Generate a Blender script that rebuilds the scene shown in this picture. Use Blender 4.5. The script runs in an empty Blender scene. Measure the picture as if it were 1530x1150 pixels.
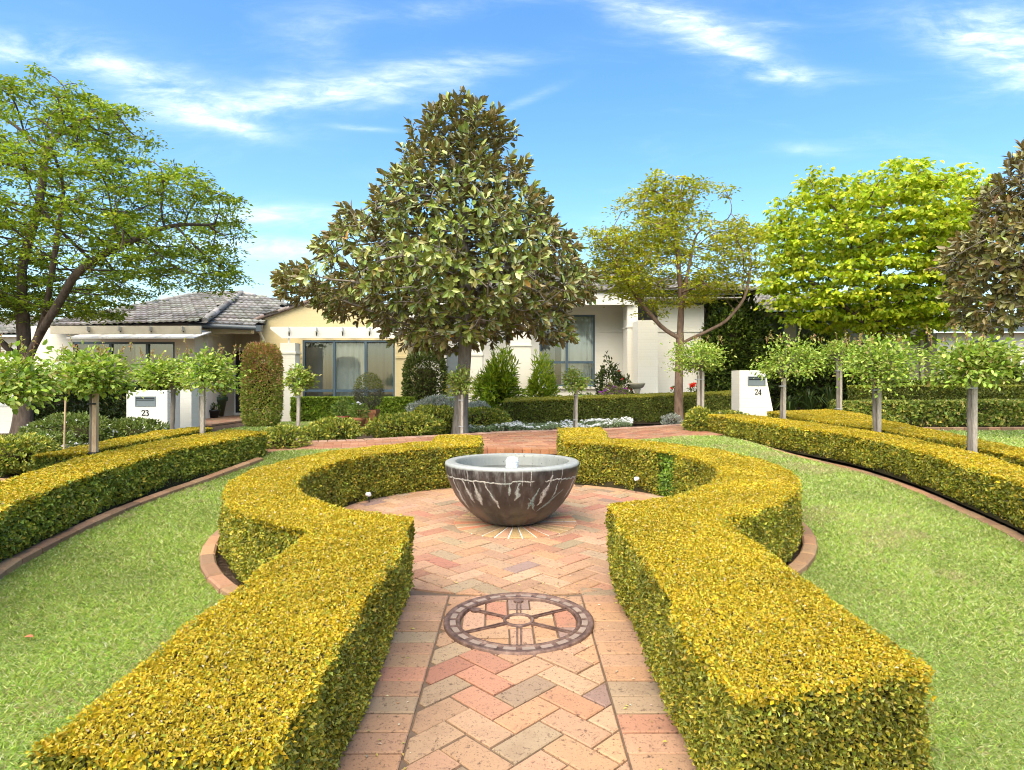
import bpy, math, random
import numpy as np
from mathutils import Vector
R = math.radians
rng = np.random.default_rng(7)
random.seed(7)
scene = bpy.context.scene
COL = scene.collection

# ------------------------------------------------------------------ camera model
F_PX, CX, CY, EYE, SLOPE = 950.0, 770.0, 575.0, 1.24, 0.0316
def gp(px, py, h=0.0):                      # photo pixel -> point on the sloping garden plane raised by h
    Y = (EYE - h) * F_PX / (py - CY + SLOPE * F_PX)
    return ((px - CX) * Y / F_PX, Y)
def at(px, py, Y):                          # photo pixel -> point at depth Y
    return np.array([(px - CX) * Y / F_PX, Y, EYE - (py - CY) * Y / F_PX])
def xz(px, Y): return (px - CX) * Y / F_PX
def zz(py, Y): return EYE - (py - CY) * Y / F_PX
def gz(Y): return SLOPE * np.minimum(Y, 12.0)
def sstep(a, b, x):
    t = np.clip((x - a) / (b - a), 0, 1); return t * t * (3 - 2 * t)
def lawn_z(x, Y):
    return gz(Y) + 0.11 * np.where(np.asarray(x) < 0, sstep(6.4, 8.2, Y), sstep(7.0, 9.4, Y)) * sstep(3.95, 3.2, np.abs(x))

# ------------------------------------------------------------------ materials
MATS = {}
def new_mat(name):
    m = bpy.data.materials.new(name); m.use_nodes = True
    nt = m.node_tree; nt.nodes.clear()
    out = nt.nodes.new('ShaderNodeOutputMaterial')
    return m, nt, out
def N(nt, t, **kw):
    n = nt.nodes.new(t)
    for k, v in kw.items():
        if k == 'inp':
            for i, val in v.items(): n.inputs[i].default_value = val
        else: setattr(n, k, v)
    return n
def L(nt, a, b): nt.links.new(a, b)
def math_node(nt, op, a, b=None, c=None, clamp=False):
    n = nt.nodes.new('ShaderNodeMath'); n.operation = op; n.use_clamp = clamp
    for i, v in enumerate((a, b, c)):
        if v is None: continue
        if isinstance(v, (int, float)): n.inputs[i].default_value = v
        else: nt.links.new(v, n.inputs[i])
    return n.outputs[0]
def mixc(nt, fac, a, b, blend='MIX'):
    n = nt.nodes.new('ShaderNodeMix'); n.data_type = 'RGBA'; n.blend_type = blend
    for i, v in ((0, fac), (6, a), (7, b)):
        if isinstance(v, (int, float)): n.inputs[i].default_value = v
        elif isinstance(v, (tuple, list)): n.inputs[i].default_value = (*v[:3], 1)
        else: nt.links.new(v, n.inputs[i])
    return n.outputs[2]
def noise(nt, scale, detail=4, rough=.55, vec=None, dim='3D'):
    n = nt.nodes.new('ShaderNodeTexNoise'); n.noise_dimensions = dim
    n.inputs['Scale'].default_value = scale; n.inputs['Detail'].default_value = detail; n.inputs['Roughness'].default_value = rough
    if vec is not None: nt.links.new(vec, n.inputs['Vector'])
    return n
def ramp(nt, fac, stops):
    n = nt.nodes.new('ShaderNodeValToRGB')
    els = n.color_ramp.elements
    while len(els) < len(stops): els.new(.5)
    for e, (p, c) in zip(els, stops):
        e.position = p; e.color = (*c, 1) if len(c) == 3 else c
    nt.links.new(fac, n.inputs[0]); return n.outputs[0]
def objcoord(nt):
    return nt.nodes.new('ShaderNodeTexCoord').outputs['Object']
def principled(nt, out, col, rough=.6, spec=.4, metal=0.0, bump=None, bstr=.3, bdist=.01):
    p = nt.nodes.new('ShaderNodeBsdfPrincipled')
    if isinstance(col, (tuple, list)): p.inputs['Base Color'].default_value = (*col[:3], 1)
    else: nt.links.new(col, p.inputs['Base Color'])
    if isinstance(rough, (int, float)): p.inputs['Roughness'].default_value = rough
    else: nt.links.new(rough, p.inputs['Roughness'])
    p.inputs['Specular IOR Level'].default_value = spec; p.inputs['Metallic'].default_value = metal
    if bump is not None:
        b = nt.nodes.new('ShaderNodeBump'); b.inputs['Strength'].default_value = bstr; b.inputs['Distance'].default_value = bdist
        nt.links.new(bump, b.inputs['Height']); nt.links.new(b.outputs[0], p.inputs['Normal'])
    if out is not None: nt.links.new(p.outputs[0], out.inputs[0])
    return p

def mat_leaf(name, rough=.45, spec=.35, trans=.3, back=None, tcol=(1.0, 1.05, .5)):
    m, nt, out = new_mat(name)
    a = N(nt, 'ShaderNodeAttribute', attribute_name='col').outputs['Color']
    col = a
    if back is not None:
        g = nt.nodes.new('ShaderNodeNewGeometry')
        col = mixc(nt, g.outputs['Backfacing'], a, back)
    p = principled(nt, None, col, rough, spec)
    t = nt.nodes.new('ShaderNodeBsdfTranslucent')
    L(nt, mixc(nt, 1.0, a, tcol, 'MULTIPLY'), t.inputs[0])
    mx = nt.nodes.new('ShaderNodeMixShader'); mx.inputs[0].default_value = trans
    L(nt, p.outputs[0], mx.inputs[1]); L(nt, t.outputs[0], mx.inputs[2]); L(nt, mx.outputs[0], out.inputs[0])
    return m
def mat_plain(name, col, rough=.6, spec=.4, nscale=8, var=.12, bstr=.15, metal=0.0):
    m, nt, out = new_mat(name); oc = objcoord(nt)
    n = noise(nt, nscale, 6, .6, oc)
    c = mixc(nt, n.outputs[0], tuple(x * (1 - var) for x in col), tuple(min(1, x * (1 + var)) for x in col))
    n2 = noise(nt, nscale * 9, 4, .6, oc)
    principled(nt, out, c, rough, spec, metal, n2.outputs[0], bstr, .006)
    return m
def mat_bark(name, c1, c2, scale=7):
    m, nt, out = new_mat(name); oc = objcoord(nt)
    mp = N(nt, 'ShaderNodeMapping', inp={'Scale': (1, 1, .3)}); L(nt, oc, mp.inputs[0])
    n = noise(nt, scale, 8, .65, mp.outputs[0]); n2 = noise(nt, scale * 5, 5, .6, mp.outputs[0])
    f = math_node(nt, 'ADD', math_node(nt, 'MULTIPLY', n.outputs[0], .65), math_node(nt, 'MULTIPLY', n2.outputs[0], .35))
    principled(nt, out, ramp(nt, f, [(.36, c1), (.62, c2)]), .85, .2, 0, f, .6, .02)
    return m
def mat_paintbrick(name, col, bh=.086, bw=.24, bstr=.28, dirt=(.45, .42, .33)):
    m, nt, out = new_mat(name); oc = objcoord(nt)
    sx = N(nt, 'ShaderNodeSeparateXYZ'); L(nt, oc, sx.inputs[0])
    cb = N(nt, 'ShaderNodeCombineXYZ')
    L(nt, math_node(nt, 'ADD', sx.outputs[0], sx.outputs[1]), cb.inputs[0]); L(nt, sx.outputs[2], cb.inputs[1])
    b = N(nt, 'ShaderNodeTexBrick', inp={'Scale': 1.0, 'Mortar Size': .007, 'Mortar Smooth': .6, 'Brick Width': bw, 'Row Height': bh, 'Bias': 0.0})
    b.inputs['Color1'].default_value = (1, 1, 1, 1); b.inputs['Color2'].default_value = (.8, .8, .8, 1); b.inputs['Mortar'].default_value = (.25, .25, .25, 1)
    L(nt, cb.outputs[0], b.inputs[0])
    n = noise(nt, 1.6, 6, .65, oc); n2 = noise(nt, 25, 5, .6, oc)
    c = mixc(nt, math_node(nt, 'MULTIPLY', sstep_node(nt, n.outputs[0], .5, .8), .35), col, tuple(a * d / .45 for a, d in zip(col, dirt)))
    c = mixc(nt, math_node(nt, 'MULTIPLY', b.outputs['Fac'], .07), c, tuple(x * .55 for x in col))
    h = math_node(nt, 'ADD', b.outputs['Color'], math_node(nt, 'MULTIPLY', n2.outputs[0], .35))
    principled(nt, out, c, .75, .25, 0, h, bstr, .008)
    return m
def sstep_node(nt, v, a, b):
    n = nt.nodes.new('ShaderNodeMapRange'); n.interpolation_type = 'SMOOTHSTEP'
    n.inputs[1].default_value = a; n.inputs[2].default_value = b
    nt.links.new(v, n.inputs[0]); return n.outputs[0]
def mat_attr(name, rough=.8, spec=.25, nscale=60, pit=.35, bstr=.4, blot=0.0):
    m, nt, out = new_mat(name); oc = objcoord(nt)
    a = N(nt, 'ShaderNodeAttribute', attribute_name='col').outputs['Color']
    n = noise(nt, nscale, 6, .7, oc); n2 = noise(nt, nscale * .12, 5, .6, oc); n3 = noise(nt, nscale * 2.6, 3, .7, oc)
    c = mixc(nt, math_node(nt, 'MULTIPLY', sstep_node(nt, n.outputs[0], .54, .70), pit), a, (.10, .06, .045))
    c = mixc(nt, math_node(nt, 'MULTIPLY', sstep_node(nt, n3.outputs[0], .58, .68), pit * .8), c, (.07, .045, .035))
    c = mixc(nt, math_node(nt, 'MULTIPLY', sstep_node(nt, n2.outputs[0], .5, .78), .3 + blot), c, (.24, .15, .10))
    h = math_node(nt, 'SUBTRACT', 1.0, n.outputs[0])
    principled(nt, out, c, rough, spec, 0, math_node(nt, 'ADD', math_node(nt, 'MULTIPLY', n.outputs[0], -1.0), n3.outputs[0]), bstr, .002)
    return m

M = {}
M['leaf'] = mat_leaf('hedge_leaf', .42, .4, .28)
M['leaf_soft'] = mat_leaf('soft_leaf', .5, .3, .42)
M['leaf_rose'] = mat_leaf('rose_leaf', .42, .35, .35)
M['leaf_mag'] = mat_leaf('glossy_leaf', .27, .65, .10, back=(.20, .15, .055), tcol=(.9, .7, .3))
M['leaf_silver'] = mat_leaf('silver_leaf', .7, .2, .2, tcol=(1, 1, .9))
M['petal'] = mat_leaf('petal', .6, .2, .35, tcol=(1, 1, 1))
M['grass'] = mat_leaf('grass_blade', .55, .3, .35)
M['twig'] = mat_plain('hedge_twig', (.055, .045, .022), .9, .1, 20, .4)
M['bark_grey'] = mat_bark('grey_bark', (.10, .085, .07), (.27, .235, .20), 6)
M['bark_brown'] = mat_bark('brown_bark', (.11, .065, .045), (.30, .20, .14), 6)
M['bark_dark'] = mat_bark('dark_bark', (.05, .035, .025), (.17, .125, .095), 6)
M['stake'] = mat_bark('weathered_timber', (.26, .22, .18), (.52, .46, .38), 12)
M['stake_new'] = mat_bark('new_timber', (.38, .25, .15), (.60, .44, .29), 12)
M['tie'] = mat_plain('dark_tie', (.03, .03, .032), .6)
M['tie_pale'] = mat_plain('pale_tie', (.45, .45, .45), .5)
M['paver'] = mat_attr('clay_paver', .82, .22, 48, .95, .9, .25)
M['edging'] = mat_attr('edging_brick', .85, .2, 45, .5, .6, .2)
M['white_wall'] = mat_paintbrick('white_painted_brick', (.80, .765, .67))
M['cream_wall'] = mat_paintbrick('cream_painted_brick', (.68, .56, .31))
M['shaded_beige_wall'] = mat_paintbrick('shade_darkened_beige_brick', (.40, .36, .27))  # beige darkened so the shade behind the maple is in the colour
M['white_paint'] = mat_plain('white_paint', (.76, .74, .69), .5, .4, 3, .06)
M['old_paint'] = mat_plain('weathered_cream_paint', (.58, .53, .42), .7, .3, 4, .25)
M['cream_paint'] = mat_plain('cream_paint', (.68, .61, .45), .55, .35, 3, .08)
M['frame_blue'] = mat_plain('slate_blue_frame', (.075, .125, .17), .4, .5, 4, .1)
M['gutter'] = mat_plain('grey_gutter', (.09, .11, .13), .4, .5, 4, .1)
M['grey_metal'] = mat_plain('grey_metal_plate', (.16, .19, .20), .4, .5, 10, .15)
M['dark'] = mat_plain('dark_slot', (.02, .022, .024), .5)
M['black_paint'] = mat_plain('black_paint', (.012, .012, .014), .4)
M['terracotta'] = mat_plain('terracotta', (.42, .17, .085), .8, .2, 12, .25)
M['green_pot'] = mat_plain('green_pot', (.05, .09, .05), .35, .5, 8, .2)
M['black_pot'] = mat_plain('black_pot', (.02, .02, .022), .4)
M['stone'] = mat_plain('cast_stone', (.46, .41, .31), .9, .15, 14, .3, .4)
M['concrete'] = mat_plain('sandy_mortar', (.15, .105, .075), .95, .1, 30, .4)
M['lamp_white'] = mat_plain('white_plastic', (.8, .8, .8), .4)
M['rubber'] = mat_plain('dark_edge', (.03, .03, .03), .7)

def mat_tile():
    m, nt, out = new_mat('concrete_roof_tile'); oc = objcoord(nt)
    a = N(nt, 'ShaderNodeAttribute', attribute_name='col').outputs['Color']
    n = noise(nt, 2.5, 7, .7, oc); n2 = noise(nt, 40, 4, .6, oc)
    c = mixc(nt, math_node(nt, 'MULTIPLY', sstep_node(nt, n.outputs[0], .42, .68), .55), a, (.40, .38, .36))
    c = mixc(nt, math_node(nt, 'MULTIPLY', sstep_node(nt, n2.outputs[0], .55, .7), .5), c, (.10, .09, .085))
    principled(nt, out, c, .8, .3, 0, n2.outputs[0], .4, .005); return m
M['tile'] = mat_tile()
def mat_soil():
    m, nt, out = new_mat('mulch_soil'); oc = objcoord(nt)
    n = noise(nt, 30, 8, .75, oc); n2 = noise(nt, 4, 4, .6, oc)
    c = ramp(nt, n.outputs[0], [(.3, (.045, .028, .018)), (.5, (.12, .08, .055)), (.68, (.27, .20, .15))])
    principled(nt, out, c, .95, .1, 0, n.outputs[0], 1.0, .04); return m
M['soil'] = mat_soil()
def mat_lawn():
    m, nt, out = new_mat('lawn_thatch'); oc = objcoord(nt)
    n = noise(nt, 160, 5, .7, oc); n2 = noise(nt, 2.2, 5, .6, oc)
    c = ramp(nt, n.outputs[0], [(.3, (.12, .17, .035)), (.5, (.26, .36, .09)), (.7, (.42, .48, .19))])
    c = mixc(nt, math_node(nt, 'MULTIPLY', sstep_node(nt, n2.outputs[0], .58, .75), .5), c, (.34, .31, .16))
    principled(nt, out, c, .9, .1, 0, n.outputs[0], .8, .02); return m
M['lawn'] = mat_lawn()
def mat_glass(name):
    m, nt, out = new_mat(name)
    p = principled(nt, None, (.02, .025, .028), .03, .5)
    t = nt.nodes.new('ShaderNodeBsdfTransparent'); t.inputs[0].default_value = (.86, .9, .9, 1)
    fr = N(nt, 'ShaderNodeFresnel', inp={0: 1.5})
    mx = nt.nodes.new('ShaderNodeMixShader')
    L(nt, math_node(nt, 'ADD', math_node(nt, 'MULTIPLY', fr.outputs[0], .8), .08), mx.inputs[0])
    g = N(nt, 'ShaderNodeBsdfGlossy', inp={'Roughness': .02}); g.inputs[0].default_value = (.9, .95, 1, 1)
    L(nt, t.outputs[0], mx.inputs[1]); L(nt, g.outputs[0], mx.inputs[2]); L(nt, mx.outputs[0], out.inputs[0]); return m
M['glass'] = mat_glass('window_glass')
def mat_curtain(name, c1, c2, sc):
    m, nt, out = new_mat(name); oc = objcoord(nt)
    sx = N(nt, 'ShaderNodeSeparateXYZ'); L(nt, oc, sx.inputs[0])
    n = noise(nt, sc, 3, .5, sx.outputs[0]); n.noise_dimensions = '1D'; L(nt, sx.outputs[0], n.inputs['W'])
    principled(nt, out, ramp(nt, n.outputs[0], [(.35, c1), (.65, c2)]), .9, .1); return m
M['curtain'] = mat_plain('white_curtain', (.72, .74, .70), .9, .1, 3, .05)
M['curtain_dark'] = mat_plain('grey_sheer', (.22, .22, .20), .9, .1, 3, .1)
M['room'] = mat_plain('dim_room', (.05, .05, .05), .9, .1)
def mat_screen():
    m, nt, out = new_mat('dark_fly_mesh'); principled(nt, out, (.03, .032, .034), .5, .3); return m
M['mesh'] = mat_screen()

def mat_bowl():
    m, nt, out = new_mat('aged_bronze_glaze'); oc = objcoord(nt)
    s = N(nt, 'ShaderNodeSeparateXYZ'); L(nt, oc, s.inputs[0])
    x, y, z = s.outputs
    ang = math_node(nt, 'ARCTAN2', x, math_node(nt, 'MULTIPLY', y, -1.0))       # 0 towards the path, plus to the right
    def n1(val, sc, det=3):
        n = noise(nt, sc, det, .55, None, '1D'); L(nt, val, n.inputs['W']); return n.outputs[0]
    base = noise(nt, 6, 6, .65, oc).outputs[0]
    av = nt.nodes.new('ShaderNodeCombineXYZ'); L(nt, math_node(nt, 'ADD', math_node(nt, 'MULTIPLY', ang, 4.5), math_node(nt, 'MULTIPLY', base, .5)), av.inputs[0]); L(nt, math_node(nt, 'MULTIPLY', z, 3.2), av.inputs[1])
    streak = noise(nt, 2.2, 7, .62, av.outputs[0]).outputs[0]
    streak = math_node(nt, 'ADD', streak, math_node(nt, 'MULTIPLY', math_node(nt, 'SUBTRACT', z, .3), .45))
    c = ramp(nt, base, [(.32, (.018, .0135, .012)), (.55, (.047, .035, .030)), (.72, (.085, .068, .058))])
    c = mixc(nt, math_node(nt, 'MULTIPLY', math_node(nt, 'MULTIPLY', sstep_node(nt, streak, .47, .76), sstep_node(nt, ang, 1.1, -.9)), .85), c, (.25, .235, .22))
    # ochre bloom near the foot
    c = mixc(nt, math_node(nt, 'MULTIPLY', math_node(nt, 'MULTIPLY', sstep_node(nt, z, .2, .08), sstep_node(nt, base, .4, .6)), .55), c, (.13, .10, .06))
    # lime crust crack running round under the rim
    wav = math_node(nt, 'ADD', math_node(nt, 'MULTIPLY', n1(ang, 2.2, 5), .07), .332)
    wav = math_node(nt, 'ADD', wav, math_node(nt, 'MULTIPLY', n1(ang, 14, 2), .018))
    d = math_node(nt, 'ABSOLUTE', math_node(nt, 'SUBTRACT', z, wav))
    crack = sstep_node(nt, d, .0065, .003)
    crack = math_node(nt, 'MULTIPLY', crack, sstep_node(nt, n1(math_node(nt, 'ADD', ang, 7.0), 1.7, 2), .30, .38))
    # runs of lime: (start angle, start z, end angle, end z, half width, green share)
    run = None; green = None
    wob = math_node(nt, 'MULTIPLY', math_node(nt, 'SUBTRACT', noise(nt, 16, 3, .5, oc).outputs[0], .5), .10)
    ragged = noise(nt, 38, 3, .6, oc).outputs[0]
    for a0, z0, a1, z1, wd, gr in [(-1.05, .38, -.95, .13, .05, 0), (-.80, .378, -.66, .20, .042, 0), (-.58, .376, -.52, .185, .045, 0), (-.40, .376, -.20, .165, .026, 0), (-.04, .376, -.03, .275, .022, 0), (.12, .376, .06, .235, .024, 0),
                                   (.60, .42, .44, .185, .042, 0), (.41, .33, .27, .16, .034, 1), (.90, .30, .46, .135, .030, 1), (.27, .255, .42, .15, .022, 1), (1.28, .44, 1.05, .21, .045, 0), (.74, .376, .70, .24, .02, .6), (1.9, .34, 1.8, .17, .04, 0), (-1.9, .34, -1.8, .15, .04, 0), (2.7, .34, 2.75, .2, .04, .5), (-2.6, .34, -2.5, .16, .04, 0)]:
        t = math_node(nt, 'DIVIDE', math_node(nt, 'SUBTRACT', z0, z), z0 - z1)
        cen = math_node(nt, 'ADD', math_node(nt, 'ADD', a0, math_node(nt, 'MULTIPLY', t, a1 - a0)), wob)
        w_ = math_node(nt, 'MULTIPLY', math_node(nt, 'ADD', .42, math_node(nt, 'MULTIPLY', math_node(nt, 'MULTIPLY', sstep_node(nt, t, .15, .6), sstep_node(nt, t, 1.02, .62)), .85)), wd)
        w_ = math_node(nt, 'MULTIPLY', w_, math_node(nt, 'ADD', -.25, math_node(nt, 'MULTIPLY', ragged, 2.5)))
        q = math_node(nt, 'DIVIDE', math_node(nt, 'ABSOLUTE', math_node(nt, 'SUBTRACT', ang, cen)), w_)
        g = math_node(nt, 'MULTIPLY', sstep_node(nt, q, 1.15, .1), math_node(nt, 'MULTIPLY', sstep_node(nt, t, -.01, .03), sstep_node(nt, t, 1.0, .93)))
        run = g if run is None else math_node(nt, 'MAXIMUM', run, g)
        gg = math_node(nt, 'MULTIPLY', g, gr); green = gg if green is None else math_node(nt, 'MAXIMUM', green, gg)
    up = N(nt, 'ShaderNodeTexVoronoi', voronoi_dimensions='1D', feature='F1', inp={'Scale': 5.5, 'Randomness': 1.0}); L(nt, math_node(nt, 'ADD', ang, 31.3), up.inputs['W'])
    rise = math_node(nt, 'MULTIPLY', sstep_node(nt, up.outputs['Distance'], .045, .02), math_node(nt, 'MULTIPLY', sstep_node(nt, z, .34, .36), sstep_node(nt, n1(math_node(nt, 'ADD', ang, 3.3), 6, 2), .45, .6)))
    lime = math_node(nt, 'MAXIMUM', crack, math_node(nt, 'MAXIMUM', run, math_node(nt, 'MULTIPLY', rise, .7)))
    limec = mixc(nt, math_node(nt, 'MAXIMUM', green, math_node(nt, 'MULTIPLY', sstep_node(nt, n1(math_node(nt, 'ADD', ang, 2.0), 2.3, 2), .5, .62), .6)), (.60, .56, .49), (.21, .33, .30))
    crust = noise(nt, 90, 4, .65, oc).outputs[0]
    c = mixc(nt, math_node(nt, 'MULTIPLY', lime, math_node(nt, 'ADD', .35, math_node(nt, 'MULTIPLY', sstep_node(nt, crust, .35, .6), .55))), c, limec)
    # chalky rim
    rimn = noise(nt, 30, 5, .6, oc).outputs[0]
    rimc = mixc(nt, rimn, (.24, .25, .235), (.40, .41, .385))
    c = mixc(nt, sstep_node(nt, math_node(nt, 'ADD', z, math_node(nt, 'MULTIPLY', rimn, .012)), .452, .468), c, rimc)
    r2 = math_node(nt, 'SQRT', math_node(nt, 'ADD', math_node(nt, 'MULTIPLY', x, x), math_node(nt, 'MULTIPLY', y, y)))
    pits = sstep_node(nt, noise(nt, 45, 3, .5, oc).outputs[0], .66, .7)
    inner = math_node(nt, 'MULTIPLY', sstep_node(nt, r2, .452, .446), sstep_node(nt, z, .28, .30))
    innc = mixc(nt, pits, mixc(nt, streak, (.16, .17, .155), (.26, .265, .235)), (.05, .05, .05))
    c = mixc(nt, inner, c, innc)
    rough = math_node(nt, 'ADD', .38, math_node(nt, 'MULTIPLY', lime, .4))
    principled(nt, out, c, rough, .5, 0, math_node(nt, 'ADD', math_node(nt, 'MULTIPLY', lime, 1.0), base), .35, .006)
    return m
M['bowl'] = mat_bowl()
def mat_water():
    m, nt, out = new_mat('dark_water'); oc = objcoord(nt)
    n = noise(nt, 30, 3, .5, oc)
    principled(nt, out, (.035, .035, .03), .05, .6, 0, n.outputs[0], .3, .01); return m
M['water'] = mat_water()
def mat_jet():
    m, nt, out = new_mat('frothing_water'); oc = objcoord(nt)
    n = noise(nt, 70, 4, .6, oc)
    c = ramp(nt, n.outputs[0], [(.33, (.35, .38, .40)), (.5, (.85, .87, .88))])
    p = principled(nt, out, c, .25, .5, 0, n.outputs[0], .8, .01); return m
M['jet'] = mat_jet()
def mat_iron():
    m, nt, out = new_mat('rusted_iron'); oc = objcoord(nt)
    n = noise(nt, 25, 7, .7, oc)
    c = ramp(nt, n.outputs[0], [(.35, (.085, .05, .04)), (.55, (.19, .115, .09)), (.7, (.27, .19, .155))])
    principled(nt, out, c, .55, .4, .3, n.outputs[0], .4, .003); return m
M['iron'] = mat_iron()
M['iron_pad'] = mat_plain('worn_cement_pad', (.27, .205, .17), .8, .2, 30, .35)

# ------------------------------------------------------------------ mesh helpers
class MB:
    """collects faces (optionally coloured) for ONE mesh"""
    def __init__(s): s.V = []; s.F = []; s.C = []; s.MI = []; s.n = 0; s.SM = []
    def add(s, V, Fs, col=(1, 1, 1), mi=0, smooth=False):
        V = np.asarray(V, float).reshape(-1, 3)
        if isinstance(Fs, np.ndarray): Fs = [Fs]
        else:
            by = {}
            for f in Fs: by.setdefault(len(f), []).append(f)
            Fs = [np.array(v) for v in by.values()]
        col = np.asarray(col, float)
        o = 0
        for Fa in Fs:
            if len(Fa) == 0: continue
            s.F.append(Fa + s.n)
            c = col[o:o + len(Fa)] if col.ndim == 2 else np.tile(col, (len(Fa), 1))
            o += len(Fa)
            s.C.append(c); s.MI.append(np.full(len(Fa), mi)); s.SM.append(np.full(len(Fa), smooth))
        s.V.append(V); s.n += len(V)
    def box(s, x0, x1, y0, y1, z0, z1, col=(1, 1, 1), mi=0):
        V = [(x0, y0, z0), (x1, y0, z0), (x1, y1, z0), (x0, y1, z0), (x0, y0, z1), (x1, y0, z1), (x1, y1, z1), (x0, y1, z1)]
        s.add(V, [(0, 3, 2, 1), (4, 5, 6, 7), (0, 1, 5, 4), (1, 2, 6, 5), (2, 3, 7, 6), (3, 0, 4, 7)], col, mi)
    def prism(s, poly, z0, z1, col=(1, 1, 1), mi=0, axis='z'):
        n = len(poly)
        def P(a, b, c): return (a, b, c) if axis == 'z' else (a, c, b)      # axis 'y': polygon in xz extruded along y
        V = [P(a, b, z0) for a, b in poly] + [P(a, b, z1) for a, b in poly]
        s.add(V, [tuple(range(n))[::-1], tuple(range(n, 2 * n))] + [(i, (i + 1) % n, n + (i + 1) % n, n + i) for i in range(n)], col, mi)
    def tube(s, path, rad, sides=8, col=(1, 1, 1), mi=0, cap=True, smooth=True):
        path = np.asarray(path, float); n = len(path)
        rad = np.full(n, rad) if np.isscalar(rad) else np.asarray(rad, float)
        T = np.gradient(path, axis=0); T /= np.linalg.norm(T, axis=1)[:, None] + 1e-9
        ref = np.array([0, 0, 1.0]) if abs(T[0][2]) < .9 else np.array([1.0, 0, 0])
        u = np.cross(T[0], ref); u /= np.linalg.norm(u)
        a = np.arange(sides) * 2 * np.pi / sides
        V = []
        for i in range(n):
            u = u - T[i] * (u @ T[i]); u /= np.linalg.norm(u) + 1e-9
            w = np.cross(T[i], u)
            V.append(path[i] + rad[i] * (np.cos(a)[:, None] * u + np.sin(a)[:, None] * w))
        V = np.concatenate(V)
        i, k = np.meshgrid(np.arange(n - 1), np.arange(sides), indexing='ij'); k2 = (k + 1) % sides
        Fq = np.stack([i * sides + k, i * sides + k2, (i + 1) * sides + k2, (i + 1) * sides + k], -1).reshape(-1, 4)
        s.add(V, Fq, col, mi, smooth)
        if cap:
            s.add(V[:sides], [tuple(range(sides))[::-1]], col, mi); s.add(V[-sides:], [tuple(range(sides))], col, mi)
    def lathe(s, prof, seg=48, centre=(0, 0, 0), col=(1, 1, 1), mi=0, smooth=True):
        a = np.arange(seg) * 2 * np.pi / seg
        V = np.concatenate([np.stack([r * np.cos(a), r * np.sin(a), np.full(seg, z)], -1) for r, z in prof]) + np.array(centre)
        n = len(prof)
        i, k = np.meshgrid(np.arange(n - 1), np.arange(seg), indexing='ij'); k2 = (k + 1) % seg
        s.add(V, np.stack([i * seg + k, i * seg + k2, (i + 1) * seg + k2, (i + 1) * seg + k], -1).reshape(-1, 4), col, mi, smooth)
    def build(s, name, mats, parent=None, origin=None):
        me = bpy.data.meshes.new(name)
        V = np.concatenate(s.V); off = np.zeros(3) if origin is None else np.array(origin, float)
        V = V - off
        me.vertices.add(len(V)); me.vertices.foreach_set('co', V.astype(np.float32).ravel())
        sizes = np.concatenate([np.full(len(f), f.shape[1]) for f in s.F]); idx = np.concatenate([f.ravel() for f in s.F])
        me.loops.add(len(idx)); me.loops.foreach_set('vertex_index', idx.astype(np.int32))
        me.polygons.add(len(sizes))
        st = np.concatenate([[0], np.cumsum(sizes)[:-1]])
        me.polygons.foreach_set('loop_start', st.astype(np.int32))
        me.polygons.foreach_set('material_index', np.concatenate(s.MI).astype(np.int32))
        me.polygons.foreach_set('use_smooth', np.concatenate(s.SM))
        me.update(calc_edges=True)
        C = np.concatenate(s.C); C = np.concatenate([C, np.ones((len(C), 1))], 1)
        at_ = me.attributes.new('col', 'FLOAT_COLOR', 'FACE'); at_.data.foreach_set('color', C.astype(np.float32).ravel())
        for m in (mats if isinstance(mats, (list, tuple)) else [mats]): me.materials.append(m)
        o = bpy.data.objects.new(name, me); COL.objects.link(o)
        if parent is not None:
            o.parent = parent; pl = np.array(root_loc(parent)); o.location = off - pl
        else: o.location = off
        return o
def root_loc(o):
    l = Vector(o.location)
    while o.parent is not None: o = o.parent; l = l + o.location
    return l
def tag(o, label=None, cat=None, group=None, kind=None):
    if label: o['label'] = label
    if cat: o['category'] = cat
    if group: o['group'] = group
    if kind: o['kind'] = kind
    return o
def thing(name, loc, label, cat, group=None):
    o = bpy.data.objects.new(name, None); COL.objects.link(o); o.location = loc; o.empty_display_size = .1
    return tag(o, label, cat, group)

def unit(v): return v / (np.linalg.norm(v, axis=-1, keepdims=True) + 1e-9)
def leaves(mb, P, A, Nn, Ln, Wd, col, mi=0, fold=.18, droop=.12, shape='kite'):
    n = len(P)
    if n == 0: return
    A = unit(A); S = unit(np.cross(A, Nn)); N2 = np.cross(S, A)
    Ln = np.broadcast_to(Ln, n)[:, None]; Wd = np.broadcast_to(Wd, n)[:, None]
    if shape == 'kite':
        V = np.stack([P, P + A * Ln * .45 + S * Wd * .5 + N2 * Wd * fold, P + A * Ln - N2 * Ln * droop, P + A * Ln * .45 - S * Wd * .5 + N2 * Wd * fold], 1)
        b = np.arange(n)[:, None] * 4
        Fa = np.concatenate([b + np.array([0, 1, 2]), b + np.array([0, 2, 3])], 0)
    else:
        V = np.stack([P, P + A * Ln * .28 + S * Wd * .42 + N2 * Wd * fold, P + A * Ln * .66 + S * Wd * .46 + N2 * (Wd * fold - Ln * droop * .4), P + A * Ln - N2 * Ln * droop,
                      P + A * Ln * .66 - S * Wd * .46 + N2 * (Wd * fold - Ln * droop * .4), P + A * Ln * .28 - S * Wd * .42 + N2 * Wd * fold], 1)
        b = np.arange(n)[:, None] * 6
        Fa = np.concatenate([b + np.array([0, 1, 2, 3]), b + np.array([0, 3, 4, 5])], 0)
    C = np.concatenate([col, col], 0)
    mb.add(V.reshape(-1, 3), Fa, C, mi)
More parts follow.
